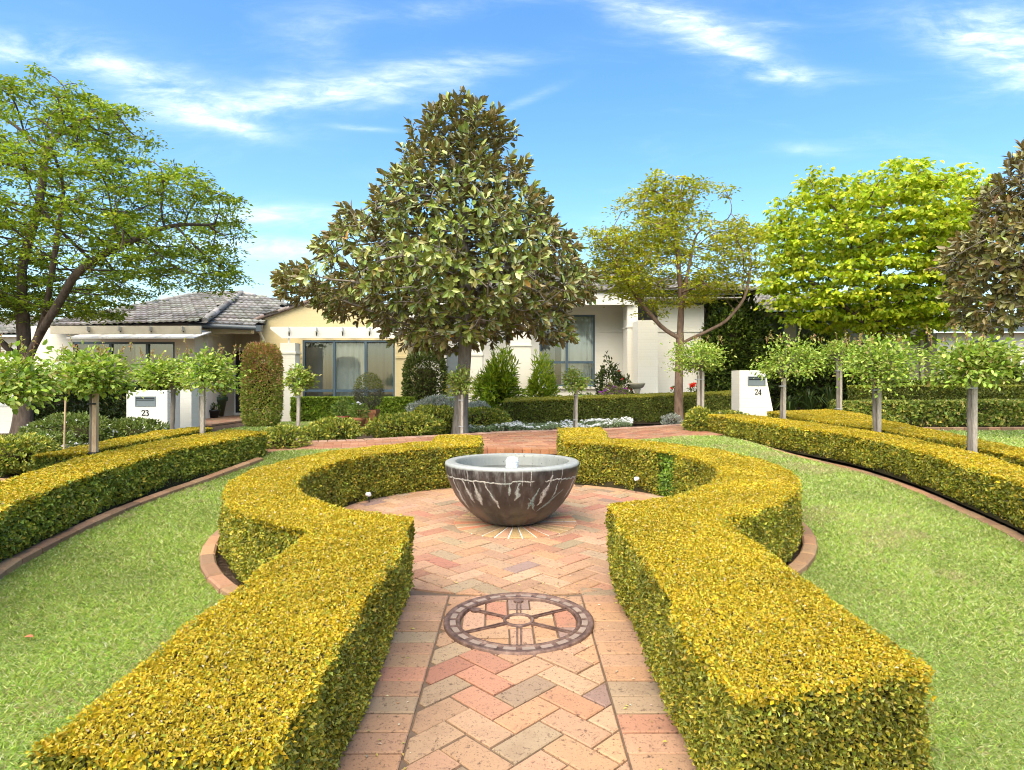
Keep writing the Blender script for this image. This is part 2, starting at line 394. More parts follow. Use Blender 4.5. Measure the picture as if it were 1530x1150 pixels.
def palette(n, cols, w=None, jit=.18):
    cols = np.array(cols, float); w = None if w is None else np.array(w, float) / np.sum(w)
    c = cols[rng.choice(len(cols), n, p=w)]
    return np.clip(c * (1 + rng.normal(0, jit, (n, 1))) * (1 + rng.normal(0, jit * .3, (n, 3))), .004, .9)
def rdir(n): return unit(rng.normal(size=(n, 3)))

# smooth 3-D value noise (for clumps)
_lat = rng.random((32, 32, 32))
def vnoise(P, sc):
    Q = np.asarray(P) * sc + 100.0
    i = np.floor(Q).astype(int); f = Q - i; f = f * f * (3 - 2 * f); i %= 32; j = (i + 1) % 32
    r = 0
    for a in (0, 1):
        for b in (0, 1):
            for c in (0, 1):
                w = (f[..., 0] if a else 1 - f[..., 0]) * (f[..., 1] if b else 1 - f[..., 1]) * (f[..., 2] if c else 1 - f[..., 2])
                r = r + w * _lat[(j if a else i)[..., 0], (j if b else i)[..., 1], (j if c else i)[..., 2]]
    return r
def in_poly(P, poly):
    x, y = P[:, 0], P[:, 1]; poly = np.asarray(poly); r = np.zeros(len(P), bool)
    xj, yj = poly[-1]
    for xi, yi in poly:
        c = ((yi > y) != (yj > y)) & (x < (xj - xi) * (y - yi) / (yj - yi + 1e-12) + xi)
        r ^= c; xj, yj = xi, yi
    return r
def smooth_line(pts, per=8):
    p = np.array(pts, float); P = np.concatenate([[2 * p[0] - p[1]], p, [2 * p[-1] - p[-2]]])
    out = []
    for i in range(1, len(P) - 2):
        for t in np.arange(per) / per:
            a, b, c, d = P[i - 1], P[i], P[i + 1], P[i + 2]
            out.append(.5 * (2 * b + (c - a) * t + (2 * a - 5 * b + 4 * c - d) * t * t + (3 * b - a - 3 * c + d) * t ** 3))
    out.append(p[-1]); return np.array(out)
def area(poly):
    x, y = np.asarray(poly).T; return .5 * np.sum(x * np.roll(y, -1) - np.roll(x, -1) * y)
def densify(poly, step):
    poly = np.asarray(poly, float); out = []
    for a, b in zip(poly, np.roll(poly, -1, 0)):
        n = max(1, int(np.linalg.norm(b - a) / step))
        out += [a + (b - a) * k / n for k in range(n)]
    return np.array(out)

# ------------------------------------------------------------------ clipped hedge
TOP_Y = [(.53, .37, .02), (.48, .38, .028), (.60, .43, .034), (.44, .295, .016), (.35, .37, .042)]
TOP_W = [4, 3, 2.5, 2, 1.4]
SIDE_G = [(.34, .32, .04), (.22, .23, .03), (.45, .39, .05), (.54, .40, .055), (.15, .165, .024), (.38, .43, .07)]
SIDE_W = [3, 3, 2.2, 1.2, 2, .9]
def hedge(name, poly, hb, ht, label, leafL=.022, dens=20000, top=None, side=None, cat='hedge', group=None, loose=1.0,
          base=gz, dens_of=None, size_of=None, tint=None, notch=None, top_jit=1.0):
    """poly: footprint (x, y); hb/ht bottom and top above the ground sheet"""
    poly = np.array(poly, float)
    if area(poly) < 0: poly = poly[::-1]
    per = densify(poly, .06)
    n = len(per)
    nxt, prv = np.roll(per, -1, 0), np.roll(per, 1, 0)
    tan = unit(nxt - prv); nor = np.stack([tan[:, 1], -tan[:, 0]], 1)
    mb = MB()
    # twiggy core, a little inside the leaf skin
    ins = per - nor * (.035 if notch is None else np.where(notch(per), .10, .035)[:, None])
    zb = base(ins[:, 1])
    V = np.concatenate([np.c_[ins, zb + hb - .03], np.c_[ins, zb + ht - .03]])
    mb.add(V, [(i, (i + 1) % n, n + (i + 1) % n, n + i) for i in range(n)], (.05, .05, .02), 1)
    mb.add(V[n:], [tuple(range(n))], (.05, .05, .02), 1)
    H = ht - hb
    # top leaves
    lo, hi = poly.min(0), poly.max(0)
    A = abs(area(poly))
    nt_ = int(A * dens)
    P2 = np.empty((0, 2))
    while len(P2) < nt_:
        q = lo + rng.random((nt_, 2)) * (hi - lo); P2 = np.concatenate([P2, q[in_poly(q, poly)]])
    P2 = P2[:nt_]
    # side leaves
    seg = np.linalg.norm(nxt - per, axis=1); cum = np.concatenate([[0], np.cumsum(seg)])
    ns = int(cum[-1] * H * dens * .95)
    t = rng.random(ns) * cum[-1]; k = np.clip(np.searchsorted(cum, t) - 1, 0, n - 1)
    fr = (t - cum[k]) / (seg[k] + 1e-9)
    S2 = per[k] + (nxt - per)[k] * fr[:, None]; SN = unit(nor[k] * (1 - fr[:, None]) + nor[(k + 1) % n] * fr[:, None])
    hz = rng.random(ns) ** .95 * H
    if dens_of is not None:
        keep = rng.random(nt_) < dens_of(P2); P2 = P2[keep]; nt_ = len(P2)
        keep = rng.random(ns) < dens_of(S2); S2, SN, hz = S2[keep], SN[keep], hz[keep]; ns = len(S2)
    PT = np.c_[P2, base(P2[:, 1]) + ht]
    wob = (vnoise(PT, 3.0) - .5) * .022 * loose + (vnoise(PT, 14.0) - .5) * .012 * loose
    PT[:, 2] += wob + rng.normal(0, .0045 * loose, nt_) - .006
    AT = unit(np.c_[rng.normal(0, .75, (nt_, 2)), np.abs(rng.normal(.75, .35, nt_))])
    NT = unit(np.c_[rng.normal(0, .5, (nt_, 2)), np.ones(nt_)])
    sz = np.ones(nt_) if size_of is None else size_of(P2)
    LT = leafL * sz * rng.uniform(.55, 1.0, nt_)
    top = top or (TOP_Y, TOP_W); side = side or (SIDE_G, SIDE_W)
    CT = palette(nt_, *top, jit=.13)
    cl = (vnoise(PT, 5.0) - .5)[:, None]; CT = CT * (1 + .35 * cl) * np.array([1, 1, 1.0])
    dry = rng.random(nt_) < .02; CT[dry] = (.62, .5, .3)
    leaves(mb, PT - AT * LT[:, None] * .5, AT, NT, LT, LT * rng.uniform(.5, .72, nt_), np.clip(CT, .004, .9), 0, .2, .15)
    PS = np.c_[S2, base(S2[:, 1]) + hb + hz]
    out = (vnoise(PS, 4.0) - .5) * .05 * loose + (vnoise(PS, 16.0) - .5) * .03 * loose + rng.normal(0, .009 * loose, ns) - .01
    out = out - .03 * sstep(.08, 0, hz)
    PS[:, :2] += SN * out[:, None]
    if notch is not None:
        msk = notch(S2); PS[msk, :2] -= SN[msk] * rng.uniform(.0, .055, (int(msk.sum()), 1))
    SN3 = np.c_[SN, np.zeros(ns)]
    AS = unit(SN3 * rng.uniform(.2, .9, (ns, 1)) + rng.normal(0, .55, (ns, 3)) + np.array([0, 0, .25]))
    NS = unit(SN3 * .8 + np.array([0, 0, .5]) + rng.normal(0, .5, (ns, 3)))
    sz = np.ones(ns) if size_of is None else size_of(S2)
    LS = leafL * sz * rng.uniform(.7, 1.3, ns)
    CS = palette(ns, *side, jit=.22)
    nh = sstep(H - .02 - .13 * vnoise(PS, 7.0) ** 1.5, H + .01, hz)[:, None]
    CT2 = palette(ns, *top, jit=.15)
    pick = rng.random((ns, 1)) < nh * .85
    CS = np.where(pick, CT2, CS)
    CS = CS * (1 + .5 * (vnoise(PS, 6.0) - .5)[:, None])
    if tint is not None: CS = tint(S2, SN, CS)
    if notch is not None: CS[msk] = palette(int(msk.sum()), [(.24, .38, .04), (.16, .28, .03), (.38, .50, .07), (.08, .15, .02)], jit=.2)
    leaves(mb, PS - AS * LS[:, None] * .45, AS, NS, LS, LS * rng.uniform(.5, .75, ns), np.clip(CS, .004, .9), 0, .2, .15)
    c = poly.mean(0)
    o = mb.build(name, [M['leaf'], M['twig']], None, (c[0], c[1], float(base(c[1]))))
    return tag(o, label, cat, group)

def arc(c, r, a0, a1, n=24):
    a = np.linspace(R(a0), R(a1), n); return np.c_[c[0] + r * np.cos(a), c[1] + r * np.sin(a)]
def ang_of(x, r): return math.degrees(math.acos(x / r))
cl, cr = (0.0, 4.93), (0.02, 5.2)
# left ring hedge: straight arm, three quarter ring, back stub
ri, ro = 1.6, 2.06
pl = np.concatenate([[(-.515, 1.34), (-.53, 2.4)],
    arc(cl, ri, -ang_of(-.545, ri), -360 + ang_of(-.39, ri)),
    [(-.40, 7.42), (-.90, 7.42)],
    arc(cl, ro, ang_of(-.90, ro), 360 - ang_of(-1.02, ro)), [(-1.03, 2.4), (-1.035, 1.36)]])
near_size = lambda P: np.clip(.58 + .115 * (P[:, 1] - 1.4), .58, 1.3)
near_dens = lambda P: np.clip(1.0 / near_size(P) ** 1.85 * .42, 0, 1)
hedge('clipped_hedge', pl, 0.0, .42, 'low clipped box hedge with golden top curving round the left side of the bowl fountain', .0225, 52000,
      size_of=near_size, dens_of=near_dens, group='pair of hedges round the fountain')
ri, ro = 1.57, 2.1
pr = np.concatenate([[(.535, 1.54)], [(.54, 2.6)],
    arc(cr, ri, -ang_of(.52, ri), ang_of(.50, ri)),
    [(.555, 8.2), (1.11, 8.25), (1.05, 7.35)],
    arc(cr, ro, ang_of(1.0, ro), -ang_of(1.07, ro)), [(1.10, 2.6), (1.107, 1.70)]])
def notch_r(P):
    a = np.degrees(np.arctan2(P[:, 1] - cr[1], P[:, 0] - cr[0])); r = np.hypot(P[:, 0] - cr[0], P[:, 1] - cr[1])
    a = a + rng.normal(0, 1.3, len(a)); return (a > 23) & (a < 33) & (r < 1.75)
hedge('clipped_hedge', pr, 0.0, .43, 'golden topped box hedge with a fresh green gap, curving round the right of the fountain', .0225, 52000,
      size_of=near_size, dens_of=near_dens, group='pair of hedges round the fountain', notch=notch_r)
SG2 = ([(.30, .33, .045), (.20, .23, .032), (.42, .42, .06), (.50, .42, .065), (.14, .17, .025), (.36, .44, .08)], SIDE_W)
def band(Fp, Bp): return np.concatenate([smooth_line(Fp), smooth_line(Bp)[::-1]])
hl1 = band([(-2.45, 2.4), (-2.8, 3.1), (-3.03, 3.74), (-3.13, 4.14), (-3.30, 5.03), (-3.365, 6.28), (-3.10, 7.9)],
           [(-3.0, 2.3), (-3.45, 3.6), (-3.72, 4.6), (-3.96, 5.91), (-3.93, 7.2), (-3.72, 8.25)])
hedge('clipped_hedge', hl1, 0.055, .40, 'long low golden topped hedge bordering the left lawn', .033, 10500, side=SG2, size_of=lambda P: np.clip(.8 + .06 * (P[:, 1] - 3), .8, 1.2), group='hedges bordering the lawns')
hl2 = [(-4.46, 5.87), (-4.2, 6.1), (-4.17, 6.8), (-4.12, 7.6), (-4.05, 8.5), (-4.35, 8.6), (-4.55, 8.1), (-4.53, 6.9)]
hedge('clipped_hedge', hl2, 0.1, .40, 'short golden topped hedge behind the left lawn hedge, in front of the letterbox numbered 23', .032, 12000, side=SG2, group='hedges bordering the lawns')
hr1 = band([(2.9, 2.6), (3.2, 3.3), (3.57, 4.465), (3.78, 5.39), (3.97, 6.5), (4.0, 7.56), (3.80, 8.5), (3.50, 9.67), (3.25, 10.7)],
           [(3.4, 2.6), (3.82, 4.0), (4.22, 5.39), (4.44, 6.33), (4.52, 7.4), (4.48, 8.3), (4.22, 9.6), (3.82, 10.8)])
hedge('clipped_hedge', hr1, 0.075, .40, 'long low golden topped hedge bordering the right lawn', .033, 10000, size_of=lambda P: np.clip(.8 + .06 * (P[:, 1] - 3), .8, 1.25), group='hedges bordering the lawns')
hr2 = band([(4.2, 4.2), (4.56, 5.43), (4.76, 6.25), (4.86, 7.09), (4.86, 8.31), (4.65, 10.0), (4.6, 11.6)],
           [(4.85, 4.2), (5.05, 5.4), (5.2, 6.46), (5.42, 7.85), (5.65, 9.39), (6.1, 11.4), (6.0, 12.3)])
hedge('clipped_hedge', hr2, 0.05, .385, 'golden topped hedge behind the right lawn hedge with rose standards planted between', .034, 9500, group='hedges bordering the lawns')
GREEN_T = ([(.22, .26, .03), (.30, .30, .035), (.15, .20, .025), (.36, .33, .05)], [3, 2, 2, 1])
GREEN_S = ([(.15, .18, .03), (.10, .125, .022), (.21, .24, .04), (.30, .30, .06)], [3, 2, 2, 1])
def base_r(Y): return gz(Y) * 0 + .36 + (np.asarray(Y) - 12.9) * .075
hb = [(-.24, 12.75), (5.3, 14.75), (5.15, 15.3), (-.2, 13.45)]
hedge('clipped_hedge', hb, 0.0, .56, 'clipped green hedge behind the white flowers, in front of house with birdbath', .045, 5200, top=([(.34, .32, .04), (.42, .36, .05), (.24, .26, .03)], None), side=GREEN_S, base=base_r)
BR_S = ([(.20, .29, .03), (.13, .20, .022), (.28, .37, .04), (.37, .44, .07)], [3, 2, 2, 1])
hg = [(-5.25, 14.9), (-2.4, 14.9), (-2.4, 15.5), (-5.25, 15.5)]
hedge('clipped_hedge', hg, 0.0, .57, 'bright green clipped hedge under the large curtained window', .06, 3600, top=(BR_S[0], BR_S[1]), side=BR_S)
h3 = [(7.6, 14.0), (12.6, 14.0), (12.6, 14.7), (7.7, 14.7)]
hedge('clipped_hedge', h3, 0.0, .845, 'tall flat topped hedge behind the right rose standards', .05, 4200, top=([(.36, .36, .05), (.28, .3, .04)], None), side=GREEN_S)
h4 = [(6.35, 12.4), (9.3, 12.55), (12.3, 12.55), (12.3, 13.4), (6.6, 13.3)]
EU_S = ([(.21, .28, .045), (.12, .17, .028), (.35, .38, .07), (.52, .47, .10), (.6, .5, .15)], [3, 2.5, 2, 1, .7])
hedge('shrub_hedge', h4, 0.05, .53, 'loose yellow green leafy hedge in front of the tall flat topped hedge', .075, 2400, top=(EU_S[0], EU_S[1]), side=EU_S, loose=2.2)
h5 = [(9.2, 16.0), (13.4, 16.0), (13.4, 16.8), (9.2, 16.8)]
hedge('clipped_hedge', h5, 0.0, .98, 'far dark green hedge against the beige wall', .06, 2600, top=GREEN_S, side=GREEN_S)
# dark hedge behind letterbox 23
h6 = [(-9.3, 11.9), (-6.95, 11.9), (-6.95, 12.7), (-9.3, 12.7)]
DK_S = ([(.035, .055, .012), (.02, .035, .008), (.06, .085, .016), (.10, .13, .03)], [3, 2, 2, .8])
hedge('shrub_hedge', h6, 0.0, .90, 'dark green shrub hedge between the spreading tree and letterbox 23', .06, 3200, top=DK_S, side=DK_S, loose=2.2)

# ------------------------------------------------------------------ ground, lawns, paving
def sheet(name, xs, ys, zf, mat, kind='structure'):
    X, Y = np.meshgrid(xs, ys, indexing='ij'); Z = zf(X, Y)
    V = np.stack([X, Y, Z], -1).reshape(-1, 3); nx, ny = X.shape
    i, j = np.meshgrid(np.arange(nx - 1), np.arange(ny - 1), indexing='ij')
    b = i * ny + j
    mb = MB(); mb.add(V, np.stack([b, b + ny, b + ny + 1, b + 1], -1).reshape(-1, 4), smooth=True)
    o = mb.build(name, mat); o['kind'] = kind; return o
xs = np.concatenate([[-400, -150, -60, -30], np.arange(-16, 16.1, .5), [30, 60, 150, 400]])
ys = np.concatenate([[-60, -20, -8], np.arange(-4, 22.1, .5), [30, 60, 150, 400]])
sheet('ground', xs, ys, lambda X, Y: gz(np.maximum(Y, -4)) - .03, M['soil'])
def poly_sheet(name, poly, zf, mat, step=.25):
    poly = np.array(poly); lo, hi = poly.min(0), poly.max(0)
    import bmesh
    bm = bmesh.new()
    d = densify(poly, step)
    vs = [bm.verts.new((p[0], p[1], 0)) for p in d]
    bm.faces.new(vs)
    for ax, (a, b) in enumerate(zip(lo, hi)):
        for c in np.arange(a + step, b, step):
            co = [0, 0, 0]; no = [0, 0, 0]; co[ax] = c; no[ax] = 1
            bmesh.ops.bisect_plane(bm, geom=bm.verts[:] + bm.edges[:] + bm.faces[:], plane_co=co, plane_no=no)
    for v in bm.verts: v.co.z = float(zf(v.co.x, v.co.y))
    me = bpy.data.meshes.new(name); bm.to_mesh(me); bm.free(); me.materials.append(mat)
    o = bpy.data.objects.new(name, me); COL.objects.link(o); return o
lawnL = np.concatenate([smooth_line([(-2.2, 1.5), (-2.7, 2.95), (-3.0, 3.74), (-3.12, 4.2), (-3.24, 5.1), (-3.28, 6.28), (-3.15, 7.2), (-3.1, 8.25)])[::-1],
     [(-1.0, 1.5)], arc(cl, 2.12, 235, 110, 30), [(-.85, 8.43), (-1.6, 8.44), (-2.2, 8.41), (-2.9, 8.33)]])
lawnR = np.concatenate([smooth_line([(2.6, 1.5), (3.15, 3.3), (3.53, 4.5), (3.74, 5.4), (3.92, 6.5), (3.92, 7.5), (3.7, 8.5), (3.42, 9.4), (3.2, 10.0)]),
     [(2.4, 9.85), (1.9, 9.45), (1.25, 8.9)], arc(cr, 2.15, 60, -58, 30), [(1.1, 1.5)]])
poly_sheet('lawn_base', lawnL, lambda x, y: lawn_z(x, y) + .004, M['lawn'])['kind'] = 'structure'
poly_sheet('lawn_base', lawnR, lambda x, y: lawn_z(x, y) + .004, M['lawn'])['kind'] = 'structure'
lawnR2 = [(5.3, 5.2), (5.55, 7.85), (5.8, 9.4), (6.3, 11.8), (12, 12.15), (12, 5.2)]
poly_sheet('lawn_base', lawnR2, lambda x, y: gz(y) + .004, M['lawn'], .6)['kind'] = 'structure'
lawnG = [(-5.6, 11.9), (-2.3, 11.9), (-2.3, 14.8), (-5.6, 14.8)]
poly_sheet('lawn_base', lawnG, lambda x, y: gz(y) + .004, M['lawn'], .6)['kind'] = 'structure'
lawnL2 = [(-6.6, 5.0), (-4.0, 5.0), (-4.4, 5.85), (-4.65, 6.6), (-6.6, 6.6)]
poly_sheet('lawn_base', lawnL2, lambda x, y: gz(y) + .004, M['lawn'], .6)['kind'] = 'structure'
lawnR3 = [(5.6, 13.4), (7.4, 13.6), (7.4, 16.0), (5.6, 16.0)]
poly_sheet('lawn_base', lawnR3, lambda x, y: gz(y) + .004, M['lawn'], .6)['kind'] = 'structure'

def grass(polys):
    mb = MB()
    for poly, dens, zf, wk in polys:
        poly = np.array(poly); lo, hi = poly.min(0), poly.max(0)
        n = int(np.prod(hi - lo) * dens)
        P = lo + rng.random((n, 2)) * (hi - lo)
        P = P[in_poly(P, poly)]
        P = P[np.abs(P[:, 0]) < .86 * P[:, 1] + .6]
        keep = rng.random(len(P)) < np.clip((3.4 / np.maximum(P[:, 1], 1)) ** 1.15, .16, 1); P = P[keep]
        n = len(P)
        P3 = np.c_[P, zf(P[:, 0], P[:, 1])]
        sc = np.clip(P[:, 1] / 3.2, .8, 2.6)
        pv = vnoise(np.c_[P, P[:, 0] * 0], 2.2); pv2 = vnoise(np.c_[P, P[:, 0] * 0 + 5], .8)
        Ln = rng.uniform(.014, .034, n) * sc ** .5 * (.75 + .5 * pv)
        lean = rng.uniform(.25, 1.3, n); a = rng.random(n) * 2 * np.pi + pv2 * 5
        A = unit(np.c_[np.cos(a) * lean, np.sin(a) * lean, np.ones(n) * .8])
        Nn = unit(np.c_[-np.cos(a), -np.sin(a), lean] + rng.normal(0, .3, (n, 3)))
        C = palette(n, [(.38, .48, .12), (.30, .40, .085), (.52, .60, .23), (.22, .31, .06), (.62, .64, .36)], [4, 3, 2.4, 2.2, 1.5], .24)
        C *= (.66 + .42 * pv + .30 * pv2)[:, None]
        dry = rng.random(n) < .06 + .55 * sstep(.62, .8, pv2 * .5 + vnoise(np.c_[P, P[:, 0] * 0 + 9], 3.5) * .5)
        C[dry] = palette(int(dry.sum()), [(.58, .50, .30), (.46, .41, .22)], jit=.15)
        leaves(mb, P3, A, Nn, Ln, .0038 * sc * wk * rng.uniform(.7, 1.3, n), np.clip(C, .01, .8), 0, .1, .25)
    o = mb.build('grass', M['grass']); o['kind'] = 'stuff'; o['label'] = 'short green mown grass of the lawns'; o['category'] = 'grass'
grass([(lawnL, 26000, lawn_z, 1.0), (lawnR, 26000, lawn_z, 1.0), (lawnR2, 3500, lambda x, y: gz(y), 1.5), (lawnG, 4200, lambda x, y: gz(y), 1.6), (lawnL2, 6000, lambda x, y: gz(y), 1.2), (lawnR3, 3000, lambda x, y: gz(y), 1.5)])

# pavers ------------------------------------------------------------
PAV = [(.42, .25, .155), (.39, .235, .145), (.44, .28, .18), (.40, .205, .13), (.375, .18, .12), (.30, .215, .14), (.355, .255, .165), (.27, .18, .145), (.43, .245, .14)]
PAV_X = [(.36, .175, .10), (.33, .16, .09), (.38, .20, .12), (.30, .13, .08), (.33, .19, .12)]
PAV_W = [4, 4, 3, 1.6, 1.0, 1.2, 1.6, .55, 3]
def clip_convex(poly, clip):
    out = list(map(tuple, poly))
    for (ax, ay), (bx, by) in zip(clip, list(clip[1:]) + [clip[0]]):
        inp, out = out, []
        if not inp: break
        sd = [(bx - ax) * (p[1] - ay) - (by - ay) * (p[0] - ax) for p in inp]
        for i in range(len(inp)):
            p, q, s, t = inp[i - 1], inp[i], sd[i - 1], sd[i]
            if (s >= 0) != (t >= 0):
                k = s / (s - t); out.append((p[0] + (q[0] - p[0]) * k, p[1] + (q[1] - p[1]) * k))
            if t >= 0: out.append(q)
    return out
def inset(poly, d):
    p = np.array(poly); 
    if len(p) < 3: return None
    keep = np.linalg.norm(p - np.roll(p, 1, 0), axis=1) > .004; p = p[keep]
    if len(p) < 3 or abs(area(p)) < .0009: return None
    if area(p) < 0: p = p[::-1]
    e = unit(np.roll(p, -1, 0) - p); nrm = np.stack([-e[:, 1], e[:, 0]], 1); pn = np.roll(nrm, 1, 0)
    b = pn + nrm; dn = 1 + np.sum(pn * nrm, 1)
    q = p + b / np.maximum(dn, .25)[:, None] * d
    if area(q) < .0004: return None
    return q
def brick(mb, poly, zf, top=.0, col=None, joint=.0042, bev=.004, hgt=.04):
    a = inset(poly, joint)
    if a is None: return
    b = inset(a, bev)
    if b is None or len(b) != len(a): b = a
    if col is None:
        col = palette(1, PAV, PAV_W, .06)[0]
    n = len(a); dz = rng.normal(0, .0012); tx, ty = rng.normal(0, .004, 2); c = a.mean(0)
    def Z(p): return zf(p[:, 0], p[:, 1]) + top + dz + (p[:, 0] - c[0]) * tx + (p[:, 1] - c[1]) * ty
    V = np.concatenate([np.c_[a, Z(a) - hgt], np.c_[a, Z(a) - bev], np.c_[b, Z(b)]])
    Fs = [(i, (i + 1) % n, n + (i + 1) % n, n + i) for i in range(n)] + [(n + i, n + (i + 1) % n, 2 * n + (i + 1) % n, 2 * n + i) for i in range(n)] + [tuple(range(2 * n, 3 * n))]
    mb.add(V, Fs, col)
def herringbone(mb, clip, rot, zf, top=0.0, avoid=None, w=.1165, org=(0, 0), trim=None):
    ca, sa = math.cos(R(rot)), math.sin(R(rot))
    clip = [tuple(p) for p in clip]
    if area(clip) < 0: clip = clip[::-1]
    loc = [((x - org[0]) * ca + (y - org[1]) * sa, -(x - org[0]) * sa + (y - org[1]) * ca) for x, y in clip]
    l = np.array(loc) / w; i0, j0 = np.floor(l.min(0)).astype(int) - 2; i1, j1 = np.ceil(l.max(0)).astype(int) + 2
    for i in range(i0, i1):
        for j in range(j0, j1):
            d = (i - j) % 4
            if d == 0: q = [(i, j), (i + 2, j), (i + 2, j + 1), (i, j + 1)]
            elif d == 3: q = [(i, j), (i + 1, j), (i + 1, j + 2), (i, j + 2)]
            else: continue
            q = [(a * w, b * w) for a, b in q]
            q = [(org[0] + a * ca - b * sa, org[1] + a * sa + b * ca) for a, b in q]
            q = clip_convex(q, clip)
            if len(q) < 3: continue
            if trim is not None: q = trim(q)
            if len(q) < 3: continue
            if avoid is not None and avoid(np.array(q)): continue
            brick(mb, q, zf, top)
zg = lambda x, y: gz(np.asarray(y))
mb = MB()
MH = gp(775, 928); MHR = .36
def cut_mh(q): return np.max(np.hypot(q[:, 0] - MH[0], q[:, 1] - MH[1])) < .325
def trim_mh(q):
    q = np.array(q); r = np.hypot(q[:, 0] - MH[0], q[:, 1] - MH[1])
    if r.max() < .325: return []
    c = q.mean(0) - MH; L_ = np.hypot(*c)
    if L_ > .52: return [tuple(p) for p in q]
    d = q[r.argmax()] - MH if L_ < .1 else c
    d = d / np.hypot(*d); t = np.array([-d[1], d[0]]); p = np.array(MH) + d * .318
    a, b = p + t * 2, p - t * 2; far = d * 3
    return clip_convex([tuple(v) for v in q], [tuple(b), tuple(b + far), tuple(a + far), tuple(a)])
XL, XR = -.357, .357
herringbone(mb, [(XL, 1.1), (XR, 1.1), (XR, 3.42), (XL, 3.42)], 45, zg, trim=trim_mh)
def band_bricks(mb, x0, x1, y0, y1, zf, wid=.1165, top=0.0):
    y = y0
    while y < y1:
        brick(mb, [(x0, y), (x1, y), (x1, y + wid), (x0, y + wid)], zf, top); y += wid
band_bricks(mb, XL - .235, XL, 1.1, 3.42, zg); band_bricks(mb, XR, XR + .235, 1.1, 3.5, zg)
CC = (0.0, 5.02)
circ = arc(CC, 1.60, 0, 360, 73)[:-1]
ped = .50
herringbone(mb, [tuple(p) for p in circ if True], 45, zg, avoid=lambda q: np.max(np.hypot(q[:, 0] - CC[0], q[:, 1] - CC[1])) < ped - .01)
# soldier ring at the hedge foot
nb = 44
for k in range(nb):
    a0, a1 = k * 360 / nb, (k + 1) * 360 / nb
    if -.60 < CC[0] + 1.66 * math.cos(R((a0 + a1) / 2)) < .60: continue
    brick(mb, np.concatenate([arc(CC, 1.72, a0, a1, 2), arc(CC, 1.60, a1, a0, 2)]), zg)
herringbone(mb, [(-.6, 6.5), (.62, 6.5), (.62, 8.40), (-.6, 8.40)], 45, zg)
o = mb.build('path', M['paver']); o['kind'] = 'structure'
# mortar bed under the pavers
bed = poly_sheet('path_bed', [(-.62, 1.0), (.62, 1.0), (.62, 8.5), (-.62, 8.5)], lambda x, y: gz(y) - .009, M['concrete'], .5); bed['kind'] = 'structure'
bed = poly_sheet('path_bed', arc(CC, 1.75, 0, 360, 49)[:-1], lambda x, y: gz(y) - .0125, M['concrete'], .5); bed['kind'] = 'structure'
# radial bricks round the fountain foot with pale mortar
mb = MB(); nb = 30
for k in range(nb):
    a0, a1 = k * 360 / nb, (k + 1) * 360 / nb
    brick(mb, np.concatenate([arc(CC, .49, a0, a1, 2), arc(CC, .16, a1, a0, 2)]), zg, .008, joint=.0055, col=palette(1, [(.50, .25, .13), (.46, .30, .15), (.50, .20, .11), (.40, .27, .15), (.52, .29, .18)], jit=.08)[0])
mb.lathe([(.10, .0), (.480, .0), (.480, -.03)], 60, (CC[0], CC[1], 0))
Vv = mb.V[-1]; Vv[:, 2] += gz(Vv[:, 1]) + .003
mb.MI[-1][:] = 1
o = mb.build('plinth_ring', [M['paver'], mat_plain('pale_mortar', (.62, .60, .55), .9, .1, 20, .15)], None, (CC[0], CC[1], gz(CC[1])))
tag(o, 'ring of radial terracotta bricks with pale mortar under the bowl fountain', 'brick ring')

# cross path, raised a step
TH = .12
zt = lambda x, y: gz(np.asarray(y)) + TH
near_edge = [(-4.6, 7.6), (-2.9, 8.35), (-1.6, 8.44), (-.75, 8.44), (.8, 8.44), (1.3, 8.9), (1.95, 9.45), (2.95, 9.95), (4.2, 10.9)]
far_edge = [gp(440, 661.5, TH), gp(550, 657.5, TH), gp(652, 652, TH), gp(770, 645.5, TH), gp(880, 642.5, TH), gp(960, 639, TH), gp(1030, 634, TH), (4.0, 12.6)]
far_edge = [(-4.9, 8.6)] + far_edge
cross = np.array(near_edge + far_edge[::-1])
mb = MB()
# running bond laid along the path, clipped per convex quad between matching stations
ne, fe = smooth_line(near_edge, 6), smooth_line(far_edge, 6)
def resamp(p, n):
    s = np.concatenate([[0], np.cumsum(np.linalg.norm(np.diff(p, axis=0), axis=1))]); t = np.linspace(0, s[-1], n)
    return np.c_[np.interp(t, s, p[:, 0]), np.interp(t, s, p[:, 1])]
ncol, nrow = 42, 17
a_, b_ = resamp(ne, ncol * 2 + 1), resamp(fe, ncol * 2 + 1)
for r_ in range(nrow):
    for c_ in range(ncol + 1):
        i0 = max(0, c_ * 2 - (r_ % 2)); i1 = min(ncol * 2, i0 + 2 if c_ or r_ % 2 == 0 else 1)
        if i1 <= i0: continue
        t0, t1 = r_ / nrow, (r_ + 1) / nrow
        q = [a_[i0] * (1 - t0) + b_[i0] * t0, a_[i1] * (1 - t0) + b_[i1] * t0, a_[i1] * (1 - t1) + b_[i1] * t1, a_[i0] * (1 - t1) + b_[i0] * t1]
        brick(mb, q, zt, hgt=.16, col=palette(1, PAV_X, jit=.08)[0], joint=.005)
# soldier course along the far edge
a2 = resamp(fe, 75); off = unit(np.gradient(a2, axis=0)); offn = np.c_[-off[:, 1], off[:, 0]] * .2
for i in range(74): brick(mb, [a2[i], a2[i + 1], a2[i + 1] + offn[i + 1], a2[i] + offn[i]], zt, .004, col=palette(1, [(.42, .25, .18), (.36, .22, .165), (.47, .29, .21)], jit=.08)[0])
o = mb.build('cross_path', M['paver']); o['kind'] = 'structure'
poly_sheet('cross_path_bed', np.array(list(ne) + list(fe)[::-1]), lambda x, y: gz(y) + TH - .01, M['concrete'], .5)['kind'] = 'structure'
